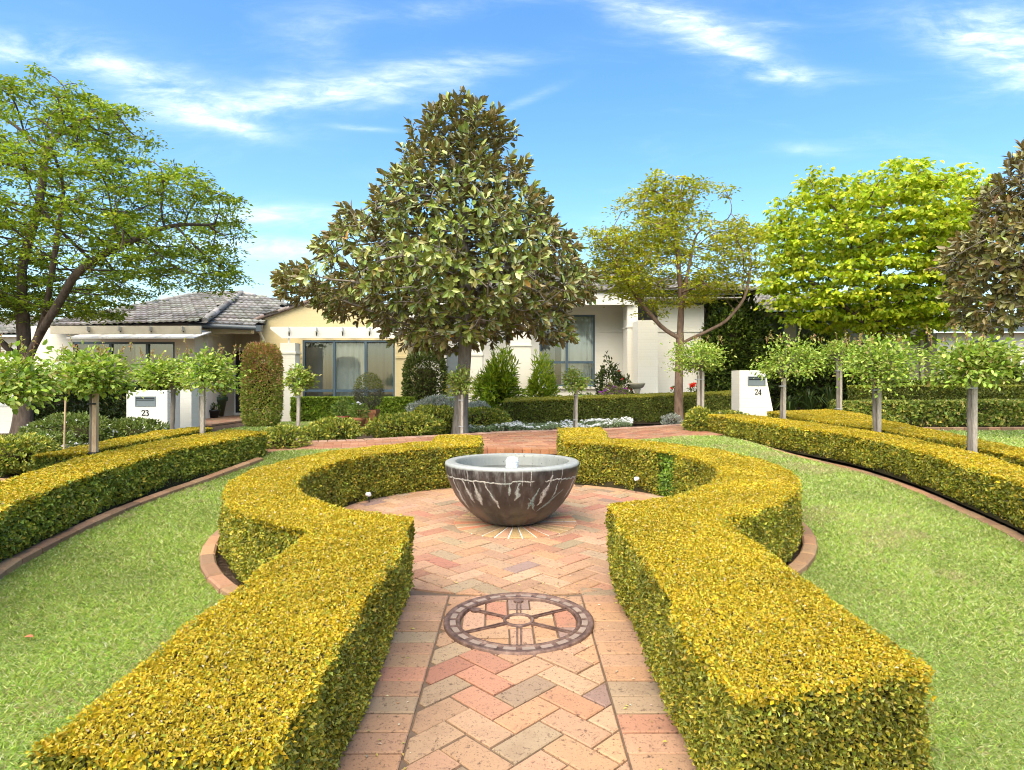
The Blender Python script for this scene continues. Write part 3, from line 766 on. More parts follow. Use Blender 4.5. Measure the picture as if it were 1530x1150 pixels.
# brick step
mb = MB()
SY = 8.40
x = -.72
while x < .76:
    c = palette(1, [(.38, .17, .08), (.42, .20, .10), (.33, .14, .07)], jit=.1)[0]
    z = gz(SY) + TH
    mb.box(x + .003, x + .113, SY - .02, SY + .21, z - .055, z + .008, c); x += .1165
x = -.78
while x < .76:
    c = palette(1, [(.42, .18, .06), (.37, .15, .06), (.44, .23, .08)], jit=.1)[0]
    z = gz(SY) + TH
    mb.box(x + .004, x + .226, SY, SY + .1, z - .145, z - .062, c); x += .2335
mb.box(-.78, .78, SY + .012, SY + .19, gz(SY) - .06, gz(SY) + TH - .012, (.10, .075, .06))
o = mb.build('brick_step', M['paver'], None, (0, SY, gz(SY)))
tag(o, 'orange brick step up from the fountain court to the cross path', 'step')
# porch paving and driveway
def pave(name, poly, z, rot=0):
    mb = MB(); herringbone(mb, poly, rot, lambda x, y: np.asarray(y) * 0 + z, w=.15); o = mb.build(name, M['paver']); o['kind'] = 'structure'
pave('porch_paving', [(-8.4, 13.6), (-6.5, 13.6), (-6.5, 18.2), (-8.4, 18.2)], .40)
pave('driveway', [(4.8, 12.7), (6.4, 12.9), (5.7, 16.5), (4.4, 16.5)], .395)

# brick edging along the lawns
def edging(name, line, zf, label, group=None, w=.1, length=.23, h=.055):
    p = smooth_line(line, 10); s = np.concatenate([[0], np.cumsum(np.linalg.norm(np.diff(p, axis=0), axis=1))])
    nbk = int(s[-1] / length); a = resamp(p, nbk + 1); t = unit(np.gradient(a, axis=0)); nn = np.c_[t[:, 1], -t[:, 0]] * w / 2
    mb = MB()
    for i in range(nbk):
        q = [a[i] - nn[i], a[i + 1] - nn[i + 1], a[i + 1] + nn[i + 1], a[i] + nn[i]]
        q = q if area(q) > 0 else q[::-1]
        brick(mb, q, zf, h, palette(1, [(.33, .19, .105), (.38, .225, .125), (.27, .16, .095), (.36, .215, .12)], jit=.1)[0], .005, .012, .09)
    k = np.arange(nbk + 1)
    V = np.concatenate([np.c_[a - nn * .9, zf(a[:, 0], a[:, 1]) + h - .012], np.c_[a + nn * .9, zf(a[:, 0], a[:, 1]) + h - .012]])
    mb.add(V, [(i, i + 1, nbk + 2 + i, nbk + 1 + i) for i in range(nbk)], (.5, .47, .42), 1)
    c = a.mean(0); o = mb.build(name, [M['edging'], M['concrete']], None, (c[0], c[1], float(zf(c[0], c[1]))))
    return tag(o, label, 'edging', group)
edging('brick_edging', [(-2.35, 2.2), (-2.72, 3.0), (-3.03, 3.74), (-3.14, 4.2), (-3.27, 5.1), (-3.30, 6.0), (-3.24, 6.8), (-3.05, 7.6)], lawn_z, 'curved brown brick edging between the left lawn and its hedge', 'brick lawn edgings')
edging('brick_edging', [(2.75, 2.2), (3.2, 3.3), (3.56, 4.45), (3.77, 5.4), (3.94, 6.5), (3.94, 7.5), (3.72, 8.5), (3.44, 9.6)], lawn_z, 'curved brown brick edging between the right lawn and its hedge', 'brick lawn edgings', h=.03)
edging('brick_edging', arc(cl, 2.15, 236, 130, 12), lawn_z, 'curved brick edging at the foot of the left fountain hedge', 'brick lawn edgings', w=.1, h=.045)
edging('brick_edging', arc(cr, 2.17, -57, 30, 12), lawn_z, 'curved brick edging at the foot of the right fountain hedge', 'brick lawn edgings', w=.1, h=.045)
edging('brick_edging', [(6.7, 12.1), (9.0, 12.25), (12.2, 12.3)], zg, 'straight brick edging in front of the loose yellow green hedge', 'brick lawn edgings', h=.05)
edging('brick_edging', [(-6.6, 6.68), (-5.6, 6.66), (-4.6, 6.62)], zg, 'short brick edging at the small lawn on the far left', 'brick lawn edgings', h=.05)

# ------------------------------------------------------------------ fountain
fz = float(gz(CC[1])) + .012
ft = thing('bowl_fountain', (CC[0] - .025, CC[1], fz), 'large dark bronze bowl fountain with lime streaks on the brick court', 'fountain')
fo = (CC[0] - .025, CC[1], fz)
mb = MB()
prof = [(0, 0.0), (.20, 0.0), (.235, .012), (.29, .045), (.35, .095), (.405, .155), (.450, .22), (.484, .29), (.508, .355), (.522, .41), (.528, .455), (.527, .466), (.520, .474), (.508, .478), (.47, .4785), (.449, .475), (.442, .468), (.437, .45), (.428, .40), (.41, .34), (.37, .27), (.3, .2), (0, .17)]
mb.lathe(prof, 96, fo)
mb.build('bowl', M['bowl'], ft, fo)
mb = MB(); mb.lathe([(0, .388), (.1, .388), (.3, .388), (.4235, .388)], 64, fo); mb.build('water', M['water'], ft, fo)
mb = MB(); jp = [(0, .38), (.056, .38), (.052, .41), (.047, .44), (.047, .47), (.042, .492), (.028, .503), (0, .506)]
mb.lathe(jp[::-1], 28, fo)
V = mb.V[-1]; c = np.array(fo); k = 1 + .35 * (vnoise(V, 45.0) - .5) ; V[:, :2] = c[:2] + (V[:, :2] - c[:2]) * k[:, None]; V[:, 2] += (vnoise(V + 3, 35.0) - .5) * .02
mb.build('water_jet', M['jet'], ft, fo)

# ------------------------------------------------------------------ manhole cover
mo = (MH[0], MH[1], float(gz(MH[1])))
mh = thing('manhole_cover', mo, 'round iron manhole cover with six spokes and brick infill in the path', 'manhole cover')
tilt = SLOPE
def tilt_mb(mb):
    for V in mb.V: V[:, 2] += (V[:, 1] - mo[1]) * tilt
mb = MB(); mb.lathe([(.362, -.03), (.362, .010), (.356, .013), (.338, .013), (.336, .008), (.300, .008), (.298, .013), (.286, .013), (.284, .009), (.284, -.03)], 96, mo); tilt_mb(mb)
mb.build('frame', M['iron'], mh, mo)
mb = MB()
for k in range(24):
    a0, a1 = k * 15 + 2.5, k * 15 + 12.5
    p = np.concatenate([arc(mo, .332, a0, a1, 4), arc(mo, .304, a1, a0, 4)]); mb.prism([tuple(q) for q in p], mo[2] + .004, mo[2] + .0105)
tilt_mb(mb); mb.build('frame_pads', M['iron_pad'], mh, mo)
mb = MB(); mb.lathe([(.075, -.02), (.075, .010), (.073, .012), (.064, .012), (.062, .010), (.062, -.02)], 48, mo); tilt_mb(mb); mb.build('hub', M['iron'], mh, mo)
for k in range(6):
    a = R(90 + k * 60); d = np.array([math.cos(a), math.sin(a)]); nn = np.array([-d[1], d[0]])
    mb = MB(); h = .006
    for sgn in (-1, 1):
        q = [np.array(mo[:2]) + d * .076 + nn * (sgn * .009 - .003), np.array(mo[:2]) + d * .285 + nn * (sgn * .009 - .003), np.array(mo[:2]) + d * .285 + nn * (sgn * .009 + .003), np.array(mo[:2]) + d * .076 + nn * (sgn * .009 + .003)]
        mb.prism([tuple(v) for v in q], mo[2] - .02, mo[2] + .009)
    if k in (0, 1):
        p = arc(np.array(mo[:2]) + d * .25, .026, 0, 360, 13)[:-1]; mb.prism([tuple(v) for v in p], mo[2] - .02, mo[2] + .0105)
    tilt_mb(mb); mb.build('spoke', M['iron'], mh, mo)
mb = MB()
cinf = [tuple(p) for p in arc(mo, .283, 0, 360, 37)[:-1]]
herringbone(mb, cinf, 2, lambda x, y: gz(np.asarray(y)), .002, w=.112, org=(MH[0] - .05, MH[1] + .03), avoid=lambda q: np.hypot(*(q.mean(0) - MH)) < .0)
mb.build('brick_infill', M['paver'], mh, mo)
mb = MB(); mb.lathe([(0, -.008), (.283, -.008)], 40, mo); tilt_mb(mb); mb.build('mortar_bed', M['concrete'], mh, mo)

# ------------------------------------------------------------------ trees
def grow(seeds, attr, D=.18, di=1.2, dk=.22, iters=160):
    """space colonisation; seeds = list of polylines (first starts at the root)"""
    nodes, par = [], []
    for ln in seeds:
        ln = np.array(ln, float); dens = [ln[0]]
        for a, b in zip(ln[:-1], ln[1:]):
            m = max(1, int(round(np.linalg.norm(b - a) / D)))
            dens += [a + (b - a) * k / m for k in range(1, m + 1)]
        if not nodes: prev = -1; st = 0
        else:
            dd = np.linalg.norm(np.array(nodes) - dens[0], axis=1); prev = int(dd.argmin()); st = 1
        for p in dens[st:]: nodes.append(p); par.append(prev); prev = len(nodes) - 1
    nodes = list(map(np.array, nodes)); attr = np.array(attr)
    nd = np.array(nodes)
    alive = np.ones(len(attr), bool); near = np.zeros(len(attr), int); dist = np.full(len(attr), 1e9)
    def upd(start):
        new = np.array(nodes[start:])
        if len(new) == 0: return
        d = np.linalg.norm(attr[:, None] - new[None], axis=2); j = d.argmin(1); dm = d[np.arange(len(attr)), j]
        b = dm < dist; dist[b] = dm[b]; near[b] = j[b] + start
    upd(0); home = near.copy()
    seen = set()
    for it in range(iters):
        home[alive] = near[alive]
        alive &= dist > dk
        act = alive & (dist < di)
        if not act.any():
            if not alive.any(): break
            i = np.where(alive)[0][dist[alive].argmin()]; act = np.zeros(len(attr), bool); act[i] = True
        v = unit(attr[act] - np.array(nodes)[near[act]])
        acc = {}
        for k, d in zip(near[act], v): acc[k] = acc.get(k, 0) + d
        s = len(nodes)
        for k, d in acc.items():
            d = d + rng.normal(0, .12, 3); d = d / (np.linalg.norm(d) + 1e-9)
            p = nodes[k] + d * D
            key = tuple(np.round(p / (D * .35)).astype(int))
            if key in seen: continue
            seen.add(key); nodes.append(p); par.append(int(k))
        if len(nodes) == s: break
        upd(s)
    return np.array(nodes), np.array(par), near
def branch_mesh(mb, nodes, par, R0, tip=.005, sides=6, near=None, attr=None, twig=.0035, flare=1.5):
    n = len(nodes); cnt = np.zeros(n)
    ch = [[] for _ in range(n)]
    for i in range(n):
        if par[i] >= 0: ch[par[i]].append(i)
    for i in range(n - 1, -1, -1):
        cnt[i] += 1 if not ch[i] else 0
        if par[i] >= 0: cnt[par[i]] += cnt[i]
    if near is not None:
        pass
    e = math.log(R0 / tip) / math.log(max(cnt[0], 2))
    rad = tip * cnt ** e
    starts = [(0, None)]
    while starts:
        i, p = starts.pop()
        path = [] if p is None else [nodes[p]]; rr = [] if p is None else [min(rad[p], rad[i] * 1.25)]
        while True:
            path.append(nodes[i]); rr.append(rad[i])
            if not ch[i]: break
            c = sorted(ch[i], key=lambda q: -cnt[q])
            for q in c[1:]: starts.append((q, i))
            i = c[0]
        if len(path) > 1:
            path = np.array(path); rr = np.array(rr)
            if len(path) > 3: path[1:-1] = path[1:-1] * .5 + (path[:-2] + path[2:]) * .25
            if p is None:
                h = path[:, 2] - path[0, 2]; rr = rr * (1 + (flare - 1) * np.exp(-h / .25))
            big = rr[0] > .03
            mb.tube(path, rr, 10 if rr[0] > .06 else (7 if big else 4), cap=False)
    if near is not None:
        A = nodes[near]; B = attr
        for a, b in zip(A, B):
            if np.linalg.norm(a - b) > .02: mb.tube([a, (a + b) / 2 + rng.normal(0, .01, 3), b], [twig * 1.4, twig, twig * .6], 3, cap=False)
    return rad
def crown_pts(poly_px, Y, n, depth=.8, seed_min=.16, shell=0.0, ydep=None):
    """points filling the volume whose outline (seen square on) is poly_px at depth Y"""
    P = np.array([at(px, py, Y)[[0, 2]] for px, py in poly_px]); lo, hi = P.min(0), P.max(0)
    zs = np.linspace(lo[1], hi[1], 60); xs_ = np.linspace(lo[0], hi[0], 160)
    W = []; 
    for z in zs:
        m = in_poly(np.c_[xs_, np.full(160, z)], P)
        W.append((xs_[m].min(), xs_[m].max()) if m.any() else (np.nan, np.nan))
    W = np.array(W)
    for c in (0, 1):
        g = ~np.isnan(W[:, c]); W[:, c] = np.interp(zs, zs[g], W[g, c])
    out = np.empty((0, 3)); tries = 0
    while len(out) < n and tries < 400:
        tries += 1
        q = lo + rng.random((n, 2)) * (hi - lo); q = q[in_poly(q, P)]
        x0, x1 = np.interp(q[:, 1], zs, W[:, 0]), np.interp(q[:, 1], zs, W[:, 1])
        hw = (x1 - x0) / 2; t = (q[:, 0] - (x0 + x1) / 2) / np.maximum(hw, .01)
        mx = np.minimum(hw * depth, ydep or 99) * np.sqrt(np.clip(1 - t * t, 0.02, 1))
        u = rng.uniform(-1, 1, len(q))
        if shell: u = np.sign(u) * np.abs(u) ** (1 - shell)
        p = np.c_[q[:, 0], Y + u * mx, q[:, 1]]
        # perspective: keep the outline from the camera's side by drawing rear points in
        for a in p:
            if len(out) >= n: break
            if len(out) and np.min(np.sum((out - a) ** 2, 1)) < seed_min ** 2: continue
            out = np.concatenate([out, a[None]])
    return out
def ground_at(px, Y): return np.array([xz(px, Y), Y, float(gz(Y))])

# --- magnolia -------------------------------------------------------
MAG_C = [(.165, .22, .04), (.25, .32, .06), (.105, .14, .026), (.38, .43, .12), (.20, .17, .045), (.50, .52, .20)]
MAG_W = [3, 3, 2.6, 1.7, 1.2, .9]
def magnolia(px_poly, Y, trunk, n, R0, label, leafL=.152, ydep=None, group=None, cols=None):
    base = trunk[0]
    root = thing('magnolia_tree', tuple(base), label, 'tree', group)
    C = crown_pts(px_poly, Y, n, .85, .125, .3, ydep)
    C = C[vnoise(C + 3.1, 1.6) * .6 + vnoise(C, 3.1) * .4 > .32]
    nodes, par, near = grow([trunk], C, .17, 1.6, .2)
    mb = MB(); branch_mesh(mb, nodes, par, R0, .008, 6, near, C, .006); mb.build('trunk', M['bark_grey'], root, tuple(base))
    mb = MB()
    cen = C.mean(0)
    d0 = unit(C - nodes[near] + 1e-4); outw = unit(C - cen)
    ax = unit(d0 * .6 + outw * .9 + np.array([0, 0, 1.0]) * (.02 + .45 * (C[:, 2:3] - C[:, 2].min()) / np.ptp(C[:, 2])))
    k = 11
    m = len(C); ph = rng.random((m, 1)) * 6.28 + np.arange(k) * 2.4
    el = np.linspace(.15, 1.25, k)[None] + rng.normal(0, .15, (m, k))                   # angle from the shoot axis
    u = unit(np.cross(ax, np.array([.31, .2, .93]))); w = np.cross(ax, u)
    D = (np.cos(el)[..., None] * ax[:, None] + np.sin(el)[..., None] * (np.cos(ph)[..., None] * u[:, None] + np.sin(ph)[..., None] * w[:, None])).reshape(-1, 3)
    D = unit(D + rng.normal(0, .12, D.shape) + np.array([0, 0, -.12]))
    AX = np.repeat(ax, k, 0); Pn = np.repeat(C, k, 0) - AX * (np.tile(np.arange(k), m) * .012)[:, None] + D * .015
    Nn = unit(AX - D * np.sum(AX * D, 1)[:, None] + rng.normal(0, .18, D.shape))
    nl = len(D); Ls = leafL * rng.uniform(.6, 1.15, nl)
    keep = rng.random(nl) < .93
    col = palette(nl, cols or MAG_C, MAG_W, .16) * (.85 + .4 * vnoise(Pn, .9))[:, None]
    yel = rng.random(nl) < .012; col[yel] = (.42, .24, .05)
    leaves(mb, Pn[keep], D[keep], Nn[keep], Ls[keep], Ls[keep] * rng.uniform(.40, .52, keep.sum()), np.clip(col[keep], .01, .8), 0, .14, .12, 'hex')
    mb.build('crown', M['leaf_mag'], root, tuple(base))
mag_poly = [(690, 128), (704, 152), (735, 162), (766, 178), (774, 194), (748, 212), (742, 236), (790, 242), (792, 268), (780, 282), (822, 296), (830, 328), (826, 346), (860, 358), (862, 392), (892, 422), (882, 446), (846, 462), (860, 508), (832, 516), (792, 492), (740, 506), (650, 528), (608, 522), (570, 500), (548, 462), (508, 480), (474, 460), (414, 440), (428, 412), (482, 398), (468, 370), (508, 362), (502, 322), (530, 316), (572, 322), (556, 278), (600, 252), (606, 236), (592, 208), (608, 186), (632, 164), (668, 154)]
YM = 11.0
tr = [ground_at(687, YM), at(690, 590, YM), at(694, 540, YM), at(697, 480, YM), at(694, 400, YM), at(692, 300, YM), at(690, 200, YM)]
magnolia(mag_poly, YM, tr, 2100, .115, 'broad cone shaped magnolia with glossy two tone leaves behind the fountain')
magR = [(1532, 215), (1505, 240), (1495, 262), (1466, 292), (1474, 332), (1445, 347), (1405, 392), (1432, 412), (1424, 432), (1444, 460), (1434, 480), (1480, 497), (1530, 488), (1640, 480), (1700, 420), (1660, 320), (1580, 200)]
YR = 10.6
tr = [ground_at(1600, YR), at(1598, 560, YR), at(1596, 480, YR), at(1590, 350, YR), at(1585, 250, YR)]
magnolia(magR, YR, tr, 900, .12, 'brown leaved magnolia at the far right edge behind the rose trees', cols=[(.15, .13, .04), (.21, .19, .05), (.10, .09, .03), (.27, .29, .09), (.24, .14, .05), (.36, .34, .14)])

# --- fine leaved and maple trees -------------------------------------
def spray_tree(name, px_poly, Y, seeds, n, R0, label, bark, leafL, leafW, per, spread, flat, cols, w, mat, smin=.2, depth=.75, shape='kite', droop=.15, ydep=None, D=.17, group=None, nrm_up=1.0, hang=0.0, shell=.15, tier=0, sprigs=(), gaps=0.0):
    base = np.array(seeds[0][0])
    root = thing(name, tuple(base), label, 'tree', group)
    C = crown_pts(px_poly, Y, n, depth, smin, shell, ydep)
    if gaps: C = C[vnoise(C + 7.3, 1.15) * .6 + vnoise(C, 2.3) * .4 > gaps]
    if tier: C[:, 2] = (np.round(C[:, 2] / tier + .35 * np.sin(C[:, 0] * 1.7 + C[:, 1] * 2.1)) - .35 * np.sin(C[:, 0] * 1.7 + C[:, 1] * 2.1)) * tier + rng.normal(0, tier * .16, len(C))
    if len(sprigs): C = np.concatenate([C] + [np.array([at(px + rng.normal(0, 2), py - 6 + k * 8, Y) + [0, rng.normal(0, .2), 0] for k in range(3)]) for px, py in sprigs])
    nodes, par, near = grow(seeds, C, D, 1.5, D * 1.15)
    mb = MB(); branch_mesh(mb, nodes, par, R0, .0075, 6, near, C, .0045); mb.build('trunk', bark, root, tuple(base))
    mb = MB(); m = len(C); nl = m * per
    sz = np.repeat(rng.uniform(.6, 1.3, m), per)[:, None]
    off = rng.normal(0, 1, (nl, 3)) * np.array([spread, spread, spread * flat]) * sz
    cpos = np.repeat(C, per, 0); P = cpos + off
    P[:, 2] -= .25 * (off[:, 0] ** 2 + off[:, 1] ** 2) / spread * .5
    A = unit(off * np.array([1, 1, .3]) + rng.normal(0, spread * .6, (nl, 3)) + np.array([0, 0, -hang * spread]))
    Nn = unit(rng.normal(0, .42, (nl, 3)) + np.array([0, 0, nrm_up]))
    Ls = leafL * rng.uniform(.6, 1.2, nl)
    col = palette(nl, cols, w, .15) * np.repeat(.75 + .5 * rng.random(m), per)[:, None]
    leaves(mb, P, A, Nn, Ls, Ls * leafW * rng.uniform(.8, 1.2, nl), np.clip(col, .01, .8), 0, .15, droop, shape)
    mb.build('crown', mat, root, tuple(base))
    return root
YL = 11.0
left_poly = [(-260, 200), (-160, 140), (-60, 112), (0, 127), (70, 120), (110, 137), (150, 152), (203, 172), (213, 213), (196, 240), (240, 252), (270, 257), (300, 267), (342, 292), (352, 312), (340, 345), (342, 385), (350, 412), (326, 428), (255, 420), (205, 452), (175, 475), (130, 470), (85, 462), (40, 482), (-20, 472), (-100, 480), (-200, 420), (-260, 330)]
g0 = ground_at(33, YL)
def off(p, dy): p = np.array(p); return p * np.array([1, 0, 1]) + np.array([0, p[1] + dy, 0])
seeds = [[g0, at(36, 600, YL), at(37, 530, YL), at(34, 470, YL), at(32, 400, YL), at(60, 300, YL), at(70, 220, YL)],
         [at(37, 540, YL), at(55, 505, YL), off(at(76, 460, YL), -.1), off(at(100, 390, YL), -.3), off(at(120, 300, YL), -.4)],
         [at(38, 550, YL), off(at(70, 518, YL), -.3), off(at(108, 486, YL), -.6), off(at(135, 455, YL), -.7), off(at(160, 420, YL), -.8), off(at(205, 385, YL), -.7), off(at(270, 350, YL), -.5)],
         [at(33, 475, YL), off(at(10, 462, YL), .3), off(at(-40, 430, YL), .5), off(at(-100, 360, YL), .5)],
         [at(36, 545, YL), off(at(16, 505, YL), -.3), off(at(-20, 490, YL), -.6), off(at(-90, 440, YL), -.8)]]
LT = [(.23, .32, .028), (.16, .24, .02), (.31, .40, .036), (.40, .46, .06), (.42, .39, .06)]
spray_tree('spreading_tree', left_poly, YL, seeds, 2300, .135, 'tall spreading fine leaved tree at the left edge of the garden', M['bark_dark'], .078, .5, 54, .098, .26, LT, [3, 2.5, 2.5, 1.3, .5], M['leaf_soft'], .17, .62, D=.16, ydep=2.6, tier=0, gaps=.425, sprigs=[(70, 116), (15, 120), (120, 135), (200, 165), (218, 205), (255, 248), (300, 262), (352, 300), (350, 340), (352, 410), (330, 425)])
YY = 13.4
yel_poly = [(968, 268), (1000, 272), (1060, 278), (1083, 288), (1078, 330), (1100, 338), (1138, 348), (1148, 390), (1128, 425), (1085, 455), (1060, 440), (1020, 465), (980, 480), (950, 455), (908, 438), (890, 420), (893, 390), (884, 352), (920, 335), (940, 332), (928, 302), (950, 283)]
g0 = ground_at(1014, YY)
seeds = [[g0, at(1014, 580, YY), at(1016, 505, YY), at(1018, 450, YY), at(1014, 400, YY), at(1010, 330, YY)],
         [at(1016, 508, YY), off(at(985, 488, YY), -.1), off(at(960, 460, YY), -.2), off(at(935, 425, YY), -.2), off(at(915, 390, YY), -.2)],
         [at(1016, 512, YY), off(at(1045, 500, YY), -.1), off(at(1080, 482, YY), -.2), off(at(1108, 448, YY), -.2), off(at(1120, 400, YY), -.1)],
         [at(1018, 470, YY), off(at(1030, 420, YY), .3), off(at(1050, 340, YY), .5)]]
YT = [(.40, .41, .035), (.31, .34, .03), (.50, .49, .045), (.52, .44, .045), (.26, .32, .03)]
spray_tree('slender_tree', yel_poly, YY, seeds, 900, .085, 'slender yellow green tree with a forked trunk in front of the right house', M['bark_brown'], .088, .5, 42, .11, .25, YT, None, M['leaf_soft'], .2, .7, D=.16, tier=0, gaps=.39, sprigs=[(975, 264), (1052, 272), (1082, 284), (930, 300), (886, 345), (890, 395), (1100, 332), (1140, 345), (1150, 395)])
YA = 16.0
map_poly = [(1152, 342), (1167, 312), (1200, 272), (1222, 268), (1240, 288), (1290, 278), (1330, 264), (1345, 240), (1356, 262), (1378, 262), (1398, 278), (1418, 272), (1442, 254), (1440, 280), (1468, 292), (1480, 340), (1450, 420), (1430, 478), (1380, 496), (1290, 500), (1212, 485), (1162, 456), (1148, 430), (1154, 390)]
g0 = ground_at(1312, YA)
seeds = [[g0, at(1312, 520, YA), at(1313, 470, YA), at(1315, 380, YA), at(1320, 300, YA)],
         [at(1312, 500, YA), off(at(1290, 440, YA), -.3), off(at(1250, 360, YA), -.5)], [at(1312, 500, YA), off(at(1270, 455, YA), .3), off(at(1205, 400, YA), .5)],
         [at(1312, 500, YA), off(at(1340, 440, YA), -.3), off(at(1385, 360, YA), -.4)], [at(1312, 500, YA), off(at(1360, 460, YA), .3), off(at(1430, 400, YA), .4)]]
MT = [(.46, .56, .035), (.37, .49, .03), (.55, .61, .045), (.28, .40, .03), (.59, .59, .055)]
spray_tree('maple_tree', map_poly, YA, seeds, 1050, .12, 'bright lime yellow maple tree beyond the right hedges', M['bark_dark'], .112, .9, 31, .15, .22, MT, None, M['leaf_soft'], .2, .7, 'hex', .3, hang=.5, shell=.3, tier=.38, gaps=.39, sprigs=[(1346, 236), (1378, 258), (1440, 250), (1418, 268), (1290, 264), (1240, 274), (1166, 308), (1205, 268), (1152, 338), (1474, 286)])

# ------------------------------------------------------------------ shrubs
def flower_set(root, c, P, fs, fc):
    ph = np.arange(6) * 6.283 / 6; mb = MB()
    Dp = np.stack([np.cos(ph), np.sin(ph) * .8 - .2, .3 + .5 * np.sin(ph)], -1)
    leaves(mb, np.zeros((6, 3)) + np.array(c, float), Dp, np.tile([0, -.5, .8], (6, 1)), fs, fs * .85, palette(6, fc, jit=.06), 0, .1, .1)
    f0 = mb.build('flower', M['petal'], root, tuple(c))
    for i, p in enumerate(P):
        f = f0 if i == 0 else f0.copy()
        if i: COL.objects.link(f); f.parent = root
        f.location = tuple(np.array(p) - np.array(root_loc(root))); k = float(rng.uniform(.7, 1.3)); f.scale = (k, k, k); f.rotation_euler = (float(rng.normal(0, .4)), float(rng.normal(0, .4)), float(rng.normal(0, .6)))
def shrub(name, c, rad, n, leafL, leafW, cols, w, mat, label, cat='shrub', group=None, up=.4, power=1.0, clump=.18, shape='kite', core=.66, flat_bot=True, stem=True, box=False, flowers=None, bark=None, jit=.16, tops=None):
    """c = base centre on the ground, rad = half sizes, foliage fills an egg (or box) standing on c"""
    c = np.array(c, float); rad = np.array(rad, float)
    root = thing(name, tuple(c), label, cat, group)
    mb = MB()
    n = int(n * 1.9); D = rdir(n * 5); wgt = np.linalg.norm(D / rad, axis=1)
    if box: wgt = wgt * (1.0 / np.sum(np.abs(D) ** 5, 1) ** .2) ** 3
    D = D[rng.choice(len(D), n, replace=False, p=wgt / wgt.sum())]
    if box: 
        q = np.abs(D) / np.max(np.abs(D), axis=1)[:, None] ; e = 5.0
        s = 1.0 / (np.sum(np.abs(D) ** e, 1) ** (1 / e)); Rr = s
    else: Rr = np.ones(n)
    cl = vnoise(D * 2.3 + c, 1.0) * .6 + vnoise(D * 5 + c, 1.0) * .4
    fr = rng.random(n) ** .35 * .32 + .68
    rr = Rr * fr * (1 + clump * (cl - .5) * 2.2)
    P = c + np.array([0, 0, rad[2]]) + D * rr[:, None] * rad
    if flat_bot: P[:, 2] = np.maximum(P[:, 2], c[2] + rng.random(n) * .06 * rad[2] * 2)
    A = unit(D * .9 + np.array([0, 0, up]) + rng.normal(0, .5, (n, 3)))
    Nn = unit(D * .7 + np.array([0, 0, .7]) + rng.normal(0, .45, (n, 3)))
    Ls = leafL * 1.12 * rng.uniform(.6, 1.25, n)
    col = palette(n, cols, w, jit) * (.75 + .55 * cl)[:, None]
    if tops is not None:
        m = rng.random(n) < sstep(.25, .95, (P[:, 2] - c[2]) / (2 * rad[2])) * .6; col[m] = palette(int(m.sum()), tops, jit=jit)
    leaves(mb, P, A, Nn, Ls, Ls * leafW, np.clip(col, .01, .85), 0, .15, .15, shape)
    if core:
        sv = MB(); th = np.linspace(0, np.pi, 9); pr_ = [(max(1e-4, math.sin(t)) * 1.0, -math.cos(t)) for t in th]
        mb.lathe([(r * core * .8, z * core * .8) for r, z in pr_], 16, (0, 0, 0), (.05, .06, .018), 1)
        V = mb.V[-1]
        if box:
            u = unit(V); V *= (1.0 / (np.sum(np.abs(u) ** 5, 1) ** .2))[:, None]
        V *= rad; V += c + np.array([0, 0, rad[2]])
    mb.build('foliage', [mat, M['twig']], root, tuple(c))
    if stem:
        mb = MB()
        for k in range(5):
            a = k * 1.257 + .3; d = np.array([math.cos(a) * rad[0] * .4, math.sin(a) * rad[1] * .4, rad[2] * 1.0])
            mb.tube([c + d * np.array([.08, .08, -.02]), c + d * .5 * np.array([.7, .7, 1]), c + d], [.014, .011, .006], 5)
        mb.build('stem', bark or M['bark_dark'], root, tuple(c))
    if flowers:
        nf, fs, fc, flab = flowers
        nf = min(nf, 90)
        D2 = rdir(nf); D2[:, 2] = np.abs(D2[:, 2]); D2[:, 1] = -np.abs(D2[:, 1]) * .9 + .1
        cl = vnoise(D2 * 2.3 + c, 1.0) * .6 + vnoise(D2 * 5 + c, 1.0) * .4
        P = c + np.array([0, 0, rad[2]]) + D2 * rad * (1.03 + clump * (cl - .5) * 2.2)[:, None]
        flower_set(root, c, P, fs, fc)
    return root
EUO = ([(.28, .32, .05), (.18, .23, .035), (.46, .43, .07), (.58, .50, .09), (.12, .16, .026)], [3, 2.5, 2, 1.2, 1.5])
def gpt(px, py, h=0): x, y = gp(px, py, h); return (x, y, float(gz(y)))
def P_at(px, Y, z=None): return (xz(px, Y), Y, float(gz(Y)) if z is None else z)
# yellow green border shrubs along the far side of the cross path
sp = [(300, 8.9, .0, .34, .30, 'yellow green bush at the end of the left lawn hedge by the cross path')]
shrub('border_shrub', P_at(424, 8.75), (.30, .30, .19), 1500, .045, .55, *EUO, M['leaf'], 'yellow green leafy bush at the inner end of the left lawn hedge', group='yellow green bushes along the cross path', clump=.3)
shrub('border_shrub', P_at(500, 10.3), (.42, .32, .17), 1700, .05, .55, *EUO, M['leaf'], 'low yellow green bush left of the terracotta pots beside the cross path', group='yellow green bushes along the cross path', clump=.35)
shrub('border_shrub', P_at(470, 10.0), (.26, .26, .12), 900, .05, .55, *EUO, M['leaf'], 'smallest yellow green bush behind the little staked rose tree', group='yellow green bushes along the cross path', clump=.35)
shrub('border_shrub', P_at(605, 10.75), (.62, .36, .19), 2600, .05, .55, *EUO, M['leaf'], 'wide yellow green bush in front of the topiary ball', group='yellow green bushes along the cross path', clump=.35)
shrub('border_shrub', P_at(650, 11.5), (.58, .36, .235), 2400, .05, .55, *EUO, M['leaf'], 'yellow green bush left of the magnolia trunk', group='yellow green bushes along the cross path', clump=.35)
shrub('border_shrub', P_at(720, 12.0), (.50, .34, .21), 1900, .05, .55, *EUO, M['leaf'], 'yellow green bush right of the magnolia trunk', group='yellow green bushes along the cross path', clump=.35)
